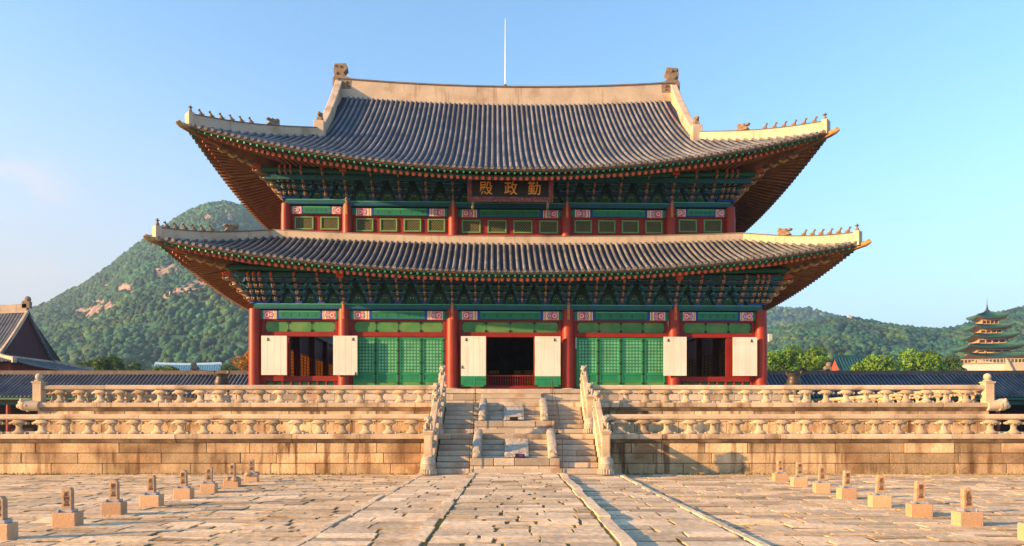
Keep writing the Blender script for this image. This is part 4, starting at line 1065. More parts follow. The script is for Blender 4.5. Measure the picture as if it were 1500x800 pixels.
    for s in (-1, 1):                                                  # corner beams with clay caps
        b = H(); tip = Vector((s * (R_.A + .05), R_.yc - R_.B - .05, R_.ze(R_.A, R_.A) - .14)); root_ = Vector((s * (R_.wx - .2), yw + .2, R_.zin - .15)); d = tip - root_
        secs = []; sd = Vector((-d.y, d.x, 0)).normalized()
        for k in range(7):
            t = k / 6; c = root_ + d * t + Vector((0, 0, -.16 * math.sin(math.pi * t))); w, h = lerp(.19, .13, t), lerp(.30, .13, t)
            secs.append([c - sd * w - Vector((0, 0, h)), c + sd * w - Vector((0, 0, h)), c + sd * w + Vector((0, 0, h)), c - sd * w + Vector((0, 0, h))])
        b.sweep(None, secs, 'rafter_brown')
        for k in range(2, 6): q = secs[k]; b.box(q[0].x, q[1].x, q[0].y - .01, q[0].y + .01, q[0].z - .01, q[0].z + .03, 'edge_green')
        o = b.build('corner_beam', parent)
        b = H(); h = Vector((d.x, d.y, 0)).normalized(); q = tip - h * .25
        b.tube([q, q + h * .35 + Vector((0, 0, .01)), q + h * .52 + Vector((0, 0, .06)), q + h * .62 + Vector((0, 0, .10))], [.17, .16, .11, .06], 9, 'gold_tip'); b.blob(q + h * .45 + Vector((0, 0, .15)), (.13, .13, .09), 'gold_tip', 8, 6)
        b.build('corner_beam_cap', o, smooth=50)
        b = H()                                                        # curled golden carvings stepping out along the diagonal
        for k in range(7):
            t = .12 + .09 * k; c = root_ + d * t + Vector((0, 0, -.55 + .03 * k)); b.tube([c - h * .25, c + Vector((0, 0, -.14)), c + h * .22 + Vector((0, 0, -.05)), c + h * .20 + Vector((0, 0, .14))], [.11, .10, .08, .03], 7, 'gold_tip', .2 * (k % 2)); b.box(c.x - .16, c.x + .16, c.y - .16, c.y + .16, c.z + .08, c.z + .16, 'bracket_teal')
        b.build('corner_carving', parent, smooth=45)
eaves(lowerR, roof_lo, 100); eaves(upperR, roof_up, 0)

# ---- name plaque hung under the upper eave
pl = thing('name_plaque', 'black name plaque with three gilt characters in a reddish frame hung under the upper eave', 'sign', (HX, HY, 0), HR)
pl.location = (HX, HY - .75, 15.0); tilt = R(-10)
def PB(): return MB()
rt = bpy.data.objects.new('hanging_frame', None)
bpy.data.objects.remove(rt)
def tilted(o): o.rotation_euler = (tilt * -1, 0, 0); return o
b = PB(); b.box(-2.26, 2.26, -.02, .06, .06, 1.02, 'plaque_black'); tilted(b.build('board', pl))
b = PB(); fo = lambda q, w: q
b.hexa([(-2.50, -.16, -.22), (2.50, -.16, -.22), (2.50, .1, -.22), (-2.50, .1, -.22)], [(-2.24, -.04, .075), (2.24, -.04, .075), (2.24, .1, .075), (-2.24, .1, .075)], 'plaque_frame')
for s in (-1, 1):
    q = [(s * 2.51, -.16, -.21), (s * 2.24, -.041, .08), (s * 2.24, -.041, 1.0), (s * 2.51, -.16, 1.25)]
    b.hexa(q, [(p[0], .1, p[2]) for p in q], 'plaque_frame')
q = [(-2.24, -.04, 1.0), (2.24, -.04, 1.0), (2.50, -.16, 1.25), (-2.50, -.16, 1.25)]; b.hexa(q, [(p[0], .1, p[2]) for p in q], 'plaque_frame')
tilted(b.build('frame', pl, bevel=.012))
for s in (-1, 1):
    b = PB(); b.tube([(s * 2.2, .3, -.55), (s * 2.2, .05, -.45), (s * 2.2, -.05, -.2)], [.07, .08, .05], 8, 'gold_tip'); b.blob((s * 2.2, .1, -.52), (.1, .1, .09), 'transom', 8, 6); b.build('support_bracket', pl, smooth=45)
for ch, x in (('殿', -1.43), ('政', .03), ('勤', 1.41)):
    cu = bpy.data.curves.new('character', 'FONT'); cu.body = ch; cu.size = .80; cu.extrude = .012; cu.offset = .006; cu.resolution_u = 4; cu.align_x = 'CENTER'; cu.align_y = 'CENTER'; cu.materials.append(MATS['gilt'])
    o = bpy.data.objects.new('character', cu); COL.objects.link(o); o.parent = pl
    mr = Matrix.Rotation(-tilt, 4, 'X'); o.location = mr @ Vector((x, -.04, .50)); o.rotation_euler = (R(90) - tilt, 0, 0); to_mesh(o)
# ================================================================== RANK STONES AND INCENSE BURNERS
def slab_mesh(k):
    b = MB(); w, h, t = .076 + .004 * (k % 3), .43, .052; rr = .035 + .03 * (k % 2)
    out = [(-w, 0), (w, 0), (w, h - rr)] + [(w - rr + rr * math.sin(a), h - rr + rr * math.cos(a)) for a in np.linspace(1.3, .1, 5)]
    out = out + [(-p[0], p[1]) for p in out[::-1] if p[1] > 0]
    out = [(a + rnd.uniform(-.004, .004), c + rnd.uniform(-.004, .004)) for a, c in out]
    b.prism(out, lambda a, c, d: (a * (1 - .08 * c / h), d, c), -t, t, 'rank_slab'); return b.mesh('slab')
SLAB = [slab_mesh(k) for k in range(4)]
RANKS = ['正一品', '從一品', '正二品', '從二品', '正三品', '從三品', '正四品', '從四品', '正五品']
where = ['nearest the terrace wall', 'second from the terrace wall', 'third from the terrace wall', 'fourth from the terrace wall', 'fifth from the terrace wall', 'sixth from the terrace wall', 'seventh from the terrace wall', 'eighth from the terrace wall']
rowname = {-1: 'gabled hall', 1: 'pagoda'}
POS = {-1: [(-8.07, 21.6), (-8.0, 19.9), (-7.92, 18.2), (-7.88, 16.7), (-7.82, 15.1), (-7.84, 13.7), (-7.84, 12.25), (-7.93, 10.75)],
       1: [(8.24, 21.6), (8.15, 19.95), (8.02, 18.2), (7.93, 16.6), (7.84, 14.95), (7.85, 13.5), (7.96, 12.2), (8.05, 10.7)]}
for s in (-1, 1):
    for k, (x, y) in enumerate(POS[s]):
        root = thing('rank_stone', 'carved rank stone %s in the row on the %s side' % (where[k], rowname[s]), 'rank stone', (x, y, -.02), R(rnd.uniform(-5, 5)) - s * R(3), 'rank stones lining the royal way')
        b = MB(); hw, hd, hz = .195 + rnd.uniform(-.01, .015), .13, .265 + rnd.uniform(-.015, .02)
        b.box(-hw, hw, 0, 2 * hd, -.04, hz, 'rank_block', rnd.gauss(0, .06))
        if (s, k) in ((-1, 0), (-1, 1)):
            for q in range(5): b.blob((rnd.uniform(-hw, hw), rnd.uniform(-.02, .3), hz - .02), (.09, .09, .07), 'rank_slab', 7, 5, jit=.5)
        b.build('block', root, bevel=.012)
        sl = meshobj('slab', SLAB[(k + (s > 0)) % 4], root, (0, hd, hz - .005), (R(rnd.uniform(-1.5, 1.5)), R(rnd.uniform(-2, 2)), R(rnd.uniform(-4, 4))), (1, 1, rnd.uniform(.96, 1.06)))
        b = MB(); b.box(-.115, .115, -.075, -.057, 0, .05, 'steel_clamp'); b.box(-.115, .115, .057, .075, 0, .05, 'steel_clamp')
        for q in (-1, 1): b.box(q * .115 - .012, q * .115 + .012, -.09, .09, 0, .052, 'steel_clamp'); b.tube([(q * .115, -.095, .025), (q * .115, -.115, .025)], .022, 8, 'steel_clamp')
        o = b.build('clamp', root, bevel=.004); o.location = (0, hd, hz)
        cu = bpy.data.curves.new('inscription_lettering', 'FONT'); cu.body = '\n'.join(RANKS[k]); cu.size = .09; cu.space_line = .95; cu.extrude = .003; cu.align_x = 'CENTER'; cu.align_y = 'CENTER'; cu.offset = .001; cu.materials.append(MATS['engraving'])
        t = bpy.data.objects.new('inscription_lettering', cu); COL.objects.link(t); t.parent = sl; t.location = (0, -.056, .235); t.rotation_euler = (R(90), 0, 0); to_mesh(t)
for x, l in ((-14.1, 'dark bronze incense burner on the upper terrace nearest the gabled hall'), (13.55, 'dark bronze incense burner on the upper terrace nearest the pagoda')):
    root = thing('incense_burner', l, 'incense burner', (x, 34.0, ZU - .015), 0, 'bronze incense burners')
    b = MB(); b.lathe([(.52, 0), (.52, .14), (.44, .16), (.40, .40), (.46, .44), (.46, .52)], (0, 0, 0), 8, 'granite_pale'); b.build('pedestal', root, bevel=.01)
    b = MB(); b.lathe([(.05, .80), (.22, .82), (.30, .92), (.335, 1.10), (.30, 1.28), (.255, 1.38), (.26, 1.44), (.33, 1.50), (.34, 1.56), (.30, 1.56), (.24, 1.46)], (0, 0, 0), 22, 'bronze')
    b.tube([(math.cos(q) * .335, math.sin(q) * .335, 1.1) for q in np.linspace(0, 6.283, 19)], .018, 6, 'bronze'); b.build('bowl', root, smooth=45)
    for k in range(3):
        a = 2.1 * k + .5; b = MB(); b.tube([(math.cos(a) * .2, math.sin(a) * .2, .9), (math.cos(a) * .3, math.sin(a) * .3, .76), (math.cos(a) * .27, math.sin(a) * .27, .62), (math.cos(a) * .31, math.sin(a) * .31, .51)], [.07, .075, .05, .07], 8, 'bronze'); b.build('leg', root, smooth=45)
    for q in (-1, 1):
        b = MB(); b.tube([(q * .30, -.1, 1.5), (q * .33, -.1, 1.68), (q * .33, .1, 1.68), (q * .30, .1, 1.5)], .03, 7, 'bronze'); b.build('handle', root, smooth=45)

# ================================================================== BUILDINGS ROUND ABOUT
def hip_gable(name, label, cat, cx, cy, L, g, zr, zg, A, B, ze, tile, plaster, gable, wallm, rz=0, rows=.42, group=None, zbase=0.0, lift=.5, ridge_h=.8, finial=True):
    root = thing(name, label, cat, (cx, cy, zbase), rz, group); off = (0, 0, -zbase)
    ez = lambda x: ze + lift * (abs(x) / A) ** 2.2; yz = lambda y: ze + lift * (abs(y) / B) ** 2.2
    rz_ = lambda x: zr + .35 * (abs(x) / L) ** 2
    def fr(x, u):
        ax = abs(x); e = (x, -B, ez(x)); q = .72 * u + .28 * u * u
        if ax > L:
            f = (A - ax) / (A - L); t = (x, -lerp(B, g, f), lerp(ez(A), zg, f)); return (x, lerp(-B, t[1], u), lerp(e[2], t[2], q))
        tg = (B - g) / B
        if u < tg: v = u / tg; return (x, -B + (B - g) * v, lerp(e[2], zg, .75 * v + .25 * v * v))
        v = (u - tg) / (1 - tg); return (x, -g + g * v, lerp(zg, rz_(x), .8 * v + .2 * v * v))
    def sd(y, u, s):
        ay = abs(y)
        if ay > g: f = (B - ay) / (B - g); t = (lerp(A, L, f), lerp(yz(B), zg, f))
        else: t = (L, zg)
        return (s * lerp(A, t[0], u), y, lerp(yz(y), t[1], .75 * u + .25 * u * u))
    b = MB(off=off); nx = 24; xs = sorted(set(list(np.linspace(-A, A, nx + 1)) + [-L, L]))
    for m in (1, -1): b.grid([[(p[0], m * p[1], p[2]) for p in (fr(x, k / 8) for k in range(9))] for x in xs], tile, -.3)
    ys = sorted(set(list(np.linspace(-B, B, 13)) + [-g, g]))
    for s in (-1, 1): b.grid([[sd(y, k / 6, s) for k in range(7)] for y in ys], tile, -.3)
    def row(pts, side):
        pts = [Vector(p) for p in pts]
        if (pts[0] - pts[-1]).length < .3: return
        r = rows * .26; n = 4; rings = []
        for i, p in enumerate(pts): rings += [p + side * math.cos(math.pi * j / (n - 1)) * r + Vector((0, 0, math.sin(math.pi * j / (n - 1)) * r + .02)) for j in range(n)]
        b.add(rings, [(i * n + j, i * n + j + 1, (i + 1) * n + j + 1, (i + 1) * n + j) for i in range(len(pts) - 1) for j in range(n - 1)] + [(0, 1, 2, 3)], tile, rnd.uniform(-.05, .25))
    for i in range(int(2 * A / rows)):
        x = -A + rows * (i + .5); row([fr(x, k / 8) for k in range(9)], Vector((1, 0, 0)))
    for s in (-1, 1):
        for i in range(int(2 * B / rows)): y = -B + rows * (i + .5); row([sd(y, k / 6, s) for k in range(7)], Vector((0, 1, 0)))
    b.build('roof', root, fix=False)
    def strip(nm, path, w, h, pm=None):
        b = MB(off=off); path = [Vector(p) for p in path]; secs = []; n = len(path)
        for i, p in enumerate(path):
            d = path[min(i + 1, n - 1)] - path[max(i - 1, 0)]; d.z = 0; d.normalize(); s = Vector((-d.y, d.x, 0)) * w / 2; u = Vector((0, 0, 1)); secs.append([p - s - u * .2, p + s - u * .2, p + s + u * h, p - s + u * h])
        b.sweep(None, secs, pm or plaster); return b.build(nm, root)
    strip('ridge', [(x, 0, rz_(x)) for x in np.linspace(-L - .1, L + .1, 13)], .5, ridge_h)
    for s in (-1, 1):
        for m in (1, -1):
            tg = (B - g) / B; strip('verge_ridge', [(s * (L + .12), m * fr(L, u)[1], fr(L, u)[2]) for u in np.linspace(tg, .99, 9)], .3, (.4 if m > 0 else .15) * ridge_h, None if m > 0 else tile)  # back verges take the dark tile colour to paint in their shade
            strip('hip_ridge', [(s * lerp(A, L, f), m * -lerp(B, g, f), lerp(ez(A), zg, f) - .12 * math.sin(math.pi * f)) for f in np.linspace(0.02, 1, 9)], .4, .5 * ridge_h)
        b = MB(off=off); b.add([(s * (L - .15), -g, zg - .1), (s * (L - .15), g, zg - .1), (s * (L - .15), g * .45, lerp(zg, zr, .50)), (s * (L - .15), 0, zr + .2), (s * (L - .15), -g * .45, lerp(zg, zr, .50))], [(0, 1, 2, 3, 4)], gable); b.build('gable_wall', root)
        strip('gable_sill', [(s * (L + .1), y, zg + .0) for y in (-g, 0, g)], .3, .25 * ridge_h)
        if finial:
            b = MB(off=off); X = s * L; z = rz_(L) + ridge_h; b.box(X - .45, X + .45, -.25, .25, z - .5, z + .3, 'finial_clay'); b.blob((X + s * .1, 0, z + .55), (.42, .26, .42), 'finial_clay', 9, 6); b.blob((X - s * .3, 0, z + .15), (.35, .28, .3), 'finial_clay', 9, 6); b.build('ridge_finial', root)
    b = MB(off=off); b.box(-A + 1.6, A - 1.6, -B + 1.6, B - 1.6, zbase, ze + .4, wallm); b.build('wall', root)
    b = MB(off=off); n = max(4, int(2 * (A - 1.5) / 3.4))
    for k in range(n + 1):
        x = lerp(-A + 1.6, A - 1.6, k / n); c = MB(off=off); c.lathe([(.2, zbase), (.2, ze + .3)], (x, -B + 1.5, 0), 10, 'red_column'); c.build('column', root)
    return root
hip_gable('side_hall', 'large palace hall with dark maroon gable and tan ridges beside the courtyard', 'palace', -72.4, 85, 13.6, 4.9, 15.0, 9.5, 17.4, 7.4, 8.2, 'roof_tile', 'ridge_plaster', 'maroon_gable', 'red_frame', rows=.40, ridge_h=.85)
hip_gable('official_hall', 'far hall with bright blue tiled roof below the wooded mountain', 'palace', -124.8, 270, 12.6, 1.9, 24.3, 21.0, 15.6, 6.5, 19.6, 'blue_tile', 'blue_ridge', 'pale_wall', 'pale_wall', rows=.9, ridge_h=.6, finial=False, lift=.4)
hip_gable('official_wing', 'low blue roofed wing at the end of the far blue hall', 'palace', -142.5, 268, 4.2, 1.0, 20.8, 19.6, 6.2, 3.5, 18.6, 'blue_tile', 'blue_ridge', 'pale_wall', 'pale_wall', rows=.9, ridge_h=.5, finial=False, lift=.3)
hip_gable('teal_hall', 'green tiled hall with a vermilion gable behind the bright trees', 'palace', 72.6, 142, 7.7, 2.7, 15.0, 12.3, 9.6, 5.2, 11.4, 'teal_tile', 'teal_tile', 'vermilion', 'pale_wall', rows=.6, ridge_h=.35, finial=False, lift=.3)
hip_gable('gate_hall', 'low dark roofed building just behind the cloister beside the blue hall', 'palace', -35.5, 92, 6.2, 1.2, 8.0, 7.2, 8.4, 3.4, 6.0, 'roof_tile', 'ridge_cap', 'maroon_gable', 'red_frame', rows=.42, ridge_h=.5)
hip_gable('gate_hall', 'low dark roofed building just behind the cloister beside the vermilion gable', 'palace', 35.2, 92, 6.0, 1.2, 8.0, 7.2, 8.2, 3.4, 6.0, 'roof_tile', 'ridge_cap', 'maroon_gable', 'red_frame', rows=.42, ridge_h=.5)

# cloister that closes the courtyard behind the hall
cl_ = thing('cloister', 'long low tiled cloister corridor closing the courtyard behind the hall', 'corridor', (0, 70, 0)); off = (0, -70, 0); CX = 78
cs = lambda x, u: (x, lerp(66.0, 70, u), lerp(4.25, 6.75, .8 * u + .2 * u * u))
b = MB(off=off); b.grid([[cs(x, k / 4) for k in range(5)] for x in (-CX, CX)], 'roof_valley'); b.grid([[(p[0], 140 - p[1], p[2]) for p in (cs(x, k / 4) for k in range(5))] for x in (-CX, CX)], 'roof_tile')
for i in range(int(2 * CX / .38)):
    x = -CX + .38 * (i + .5); t = rnd.gauss(0, .12)
    if abs(x) < 15: continue
    n = 5; r = .085; rings = []
    for k in range(5): p = Vector(cs(x, k / 4)); rings += [p + Vector((math.cos(math.pi * j / (n - 1)) * r, 0, math.sin(math.pi * j / (n - 1)) * r * 1.7 + .02)) for j in range(n)]
    b.add(rings, [(a * n + j, a * n + j + 1, (a + 1) * n + j + 1, (a + 1) * n + j) for a in range(4) for j in range(n - 1)] + [tuple(range(n))], 'roof_tile', t)
b.build('roof', cl_, fix=False)
b = MB(off=off); x = -CX
b.box(-CX, CX, 69.7, 70.3, 6.6, 7.02, 'ridge_cap'); b.build('ridge', cl_)
b = MB(off=off); b.box(-CX, CX, 66.05, 66.2, 4.02, 4.2, 'rafter_green'); b.box(-CX, CX, 66.8, 67.0, 3.55, 3.9, 'teal_beam'); b.box(-CX, CX, 66.2, 69.9, 4.0, 4.06, 'soffit_board'); b.build('eave_beam', cl_)
b = MB(off=off); b.box(-CX, CX, 69.9, 70.1, 0, 6.5, 'interior'); b.build('wall', cl_)
b = MB(off=off); b.box(-CX, CX, 66.3, 74, -.05, .45, 'granite_step'); b.build('plinth', cl_)
for k in range(43):
    x = -CX + 1 + k * 3.62
    if abs(x) > 17: b = MB(off=off); b.lathe([(.2, .45), (.19, 3.6)], (x, 66.9, 0), 12, 'red_column'); b.build('column', cl_)
for k in range(20):
    x = -CX + 1.5 + 3.6 * k * 2.1
    if abs(x) > 18: b = MB(off=off); b.box(x, x + 2.6, 69.8, 69.89, .45, 3.0, 'door_green'); b.build('door', cl_)

# folk museum pagoda
PX_, PD = (1446 - VX) * 230 / FPX, 230
pg = thing('pagoda', 'five storey pagoda with green curved roofs on a pale stone podium', 'pagoda', (PX_, PD, 0), R(-12.3))
tiers = [(9.0, 22.9, 24.5, 5.4), (8.1, 26.0, 27.6, 4.7), (6.6, 29.5, 30.9, 3.8), (5.4, 32.6, 33.9, 3.0), (4.5, 35.9, 38.3, 2.3)]
zf = 20.7
for k, (h, z0, z1, bw) in enumerate(tiers):
    b = MB(); b.box(-bw, bw, -bw, bw, zf, z0 + .6, 'pagoda_wall'); o = b.build('storey', pg)
    b = MB()
    for s in range(4):
        for q in range(5):
            u = lerp(-bw, bw, q / 4); c, d_ = (u, -bw - .06) if s == 0 else (u, bw + .06) if s == 1 else (-bw - .06, u) if s == 2 else (bw + .06, u)
            b.box(c - .1, c + .1, d_ - .1, d_ + .1, zf, z0, 'pagoda_under')
    b.build('column_row', o)
    for s, (ax, sg) in enumerate((('y', -1), ('y', 1), ('x', -1), ('x', 1))):
        if ax == 'y':
            for q in range(4):
                u = lerp(-bw, bw, (q + .5) / 4); w = MB(); w.box(u - bw * .17, u + bw * .17, sg * bw - .05, sg * bw + .05, zf + .4, z0 - .8, 'maroon_gable' if k else 'pale_wall'); w.build('window', o)
    b = MB(); n = 10; top = bw * .72 if k < 4 else .25
    for s in range(4):
        rot = lambda x, y: ((x, y), (-y, x), (-x, -y), (y, -x))[s]
        pts = []; und = []
        for i in range(n + 1):
            u = -1 + 2 * i / n; row = []
            for j in range(6):
                v = j / 5; w = lerp(h, top, v); zz = lerp(z0 + .95 * abs(u) ** 2.6, z1, .55 * v + .45 * v * v); x, y = rot(u * w, -w); row.append((x, y, zz))
            pts.append(row); x0, y0 = rot(u * h, -h); x1, y1 = rot(u * bw, -bw); und.append([(x0, y0, z0 + .95 * abs(u) ** 2.6 - .25), (x0 * .98, y0 * .98, z0 + .95 * abs(u) ** 2.6 - .05), (x1, y1, z0 - .5)])
        b.grid(pts, 'pagoda_tile'); b.grid([[u_[0], p[0]] for u_, p in zip(und, pts)], 'pagoda_tile', .5); b.grid([[u_[0], u_[2]] for u_ in und], 'pagoda_under')
        for i in range(24):
            u = -1 + 2 * (i + .5) / 24; pth = []
            for j in range(6): v = j / 5; w = lerp(h, top, v); x, y = rot(u * w, -w); pth.append((x, y, lerp(z0 + .95 * abs(u) ** 2.6, z1, .55 * v + .45 * v * v) + .03))
            b.tube(pth, .10, 4, 'pagoda_tile', .3)
        pth = []
        for j in range(6): v = j / 5; w = lerp(h, top, v); x, y = rot(w, -w); pth.append((x, y, lerp(z0 + .95, z1, .55 * v + .45 * v * v) + .1))
        b.tube(pth, .16, 6, 'pagoda_tile', .6)
    b.build('roof', pg, fix=True)
    zf = z1 - .2
b = MB(); b.lathe([(.7, 38.0), (.75, 38.6), (.3, 39.0), (.35, 39.4), (.16, 39.8), (.2, 40.3), (.07, 40.7), (.05, 42.6)], (0, 0, 0), 12, 'bronze'); b.build('spire', pg, smooth=40)
b = MB(); b.box(-15, 24, -11.5, 11.5, 16.5, 20.4, 'pagoda_stone'); b.box(-15.3, 24.3, -11.8, 11.8, 20.4, 20.7, 'granite_pale'); b.box(-13, 22, -10, 10, 0, 16.5, 'pagoda_stone'); b.build('podium', pg, bevel=.1)
b = MB()
for x in np.linspace(-15, 24, 40): b.box(x - .1, x + .1, -11.6, -11.4, 20.7, 21.7, 'granite_pale')
for y in np.linspace(-11.5, 11.5, 24): b.box(-15.1, -14.9, y - .1, y + .1, 20.7, 21.7, 'granite_pale')
b.box(-15.1, 24, -11.6, -11.4, 21.7, 21.9, 'granite_pale'); b.box(-15.11, -14.9, -11.4, 11.5, 21.7, 21.9, 'granite_pale'); b.build('railing', pg)
b = MB()
for k in range(10): b.box(.6, 6, -11.8 - .45 * (k + 1), -11.8 - .45 * k, 16.0, 20.5 - .42 * k, 'granite_pale')
for s in (.4, 6.0): b.hexa([(s, -16.5, 16), (s + .4, -16.5, 16), (s + .4, -11.8, 16), (s, -11.8, 16)], [(s, -16.5, 17.4), (s + .4, -16.5, 17.4), (s + .4, -11.8, 22), (s, -11.8, 22)], 'granite_pale')
b.build('stairs', pg)

# ================================================================== TREES
def tree(label, px_, d, top_y, rpx, leaf, seed, group='trees beyond the cloister', squash=1.0):
    r_ = random.Random(seed); nr = np.random.RandomState(seed)
    X = (px_ - VX) * d / FPX; Rr = rpx * d / FPX; zt = EYE + (VY - top_y) * d / FPX
    root = thing('tree', label, 'tree', (X, d, 0), 0, group)
    Rr *= 1.2; zt += Rr * .08; zc = zt - Rr * .92; blobs = []
    for k in range(16):
        a, e = r_.uniform(0, 6.28), r_.uniform(-.6, 1.0); q = r_.uniform(.3, .72)
        blobs.append((math.cos(a) * math.cos(e) * Rr * q, math.sin(a) * math.cos(e) * Rr * q, zc + math.sin(e) * Rr * q * squash, Rr * r_.uniform(.28, .46)))
    n = 4200; vs_, fs, tt = [], [], []
    bl = np.array(blobs); idx = nr.randint(0, len(bl), n); dv = nr.normal(size=(n, 3)); dv /= np.linalg.norm(dv, axis=1)[:, None]
    rad = bl[idx, 3] * nr.uniform(.55, 1.08, n) ** .6; P = bl[idx, :3] + dv * rad[:, None] * np.array([1, 1, .85])
    u = nr.normal(size=(n, 3)); u /= np.linalg.norm(u, axis=1)[:, None]; w = np.cross(u, dv + nr.normal(size=(n, 3)) * .5); w /= np.linalg.norm(w, axis=1)[:, None] + 1e-6
    sz = (Rr * nr.uniform(.045, .085, n))[:, None]
    V = np.stack([P - u * sz, P + w * sz * .6, P + u * sz, P - w * sz * .6], 1).reshape(-1, 3)
    b = MB(); tints = nr.normal(0, .22, len(bl))[idx] + nr.normal(0, .12, n)
    b.v = [tuple(p) for p in V]; b.f = [[4 * i, 4 * i + 1, 4 * i + 2, 4 * i + 3] for i in range(n)]; b.mi(leaf); b.m = [0] * n; b.t = [float(np.clip(q, -.6, .7)) for q in tints]
    b.build('crown', root, fix=False)
    b = MB(); b.tube([(0, 0, -.1), (.1, 0, zc * .5), (0, .1, zc - Rr * .3), (.1, 0, zc + Rr * .3)], [Rr * .09, Rr * .07, Rr * .05, .03], 8, 'bark')
    for q in blobs[:8]: b.tube([(0, .1, zc - Rr * .4), (q[0] * .5, q[1] * .5, lerp(zc - Rr * .3, q[2], .6)), q[:3]], [Rr * .04, Rr * .025, .02], 6, 'bark')
    b.build('trunk', root, smooth=50)
T = [('bright green round tree beside the hall, close to its end column', 1140, 118, 512, 26, 'leaf_bright'), ('broad bright green tree between the hall and the vermilion gable', 1178, 130, 506, 29, 'leaf_bright'),
     ('smaller yellow green tree just before the vermilion gable', 1196, 124, 520, 17, 'leaf_bright'), ('pale green bushy tree in front of the green tiled hall', 1285, 112, 515, 31, 'leaf_bright'),
     ('tall bright green tree between the green tiled hall and the pagoda', 1352, 120, 510, 31, 'leaf_bright'), ('low dark green tree at the foot of the pagoda podium', 1392, 150, 519, 20, 'leaf_mid'),
     ('dark tree whose top shows over the green tiled hall', 1318, 175, 512, 22, 'leaf_mid'), ('dark tree rising behind the bright trees next to the hall', 1160, 180, 508, 30, 'leaf_mid'), ('dark tree behind the small yellow green one', 1222, 190, 517, 24, 'leaf_mid'),
     ('pale green tree whose side peeps out past the pagoda', 1496, 250, 520, 18, 'leaf_mid'),
     ('dark green tree next to the gabled hall roof', 128, 120, 523, 18, 'leaf_mid'), ('larger dark green tree between the gabled and the blue hall', 163, 112, 517, 25, 'leaf_mid'), ('low dark tree trailing off towards the blue hall', 190, 118, 530, 18, 'leaf_mid'),
     ('small green tree in front of the blue hall roof', 240, 108, 532, 19, 'leaf_mid'), ('orange autumn tree beside the corner column of the hall', 360, 110, 514, 20, 'leaf_autumn'), ('small dark tree left in the gap below the orange one', 338, 125, 533, 14, 'leaf_mid')]
for k, (l, x, d, ty, r, m) in enumerate(T): tree(l.replace(' left in the gap', ' in the gap'), x, d, ty, r, m, 50 + k)

# ================================================================== MOUNTAIN AND HILLS
def interp(pts, x): return float(np.interp(x, [p[0] for p in pts], [p[1] for p in pts]))
def crown_variants():
    out = []
    for k in range(4):
        bm = bmesh.new(); bmesh.ops.create_icosphere(bm, subdivisions=1, radius=1)
        for v in bm.verts: v.co *= 1 + .55 * noise.noise(v.co * 2.3 + Vector((k * 9, 0, 0))); v.co.z *= .85
        bm.verts.ensure_lookup_table(); out.append((np.array([v.co[:] for v in bm.verts]), np.array([[q.index for q in f.verts] for f in bm.faces]))); bm.free()
    return out
CV = crown_variants()
def raw_mesh(name, V, F, mats, tint=None, mi=None, smooth=True):
    me = bpy.data.meshes.new(name); me.vertices.add(len(V)); me.vertices.foreach_set('co', V.astype(np.float32).ravel())
    n = F.shape[1]; me.loops.add(F.size); me.loops.foreach_set('vertex_index', F.astype(np.int32).ravel()); me.polygons.add(len(F)); me.polygons.foreach_set('loop_start', np.arange(0, F.size, n, dtype=np.int32))
    for m in mats: me.materials.append(MATS[m])
    if mi is not None: me.polygons.foreach_set('material_index', mi.astype(np.int32))
    at = me.attributes.new('tint', 'FLOAT', 'FACE'); at.data.foreach_set('value', (tint if tint is not None else np.zeros(len(F))).astype(np.float32))
    if smooth: me.polygons.foreach_set('use_smooth', np.ones(len(F), dtype=bool))
    me.update(calc_edges=True); me.validate(); o = bpy.data.objects.new(name, me); COL.objects.link(o); return o
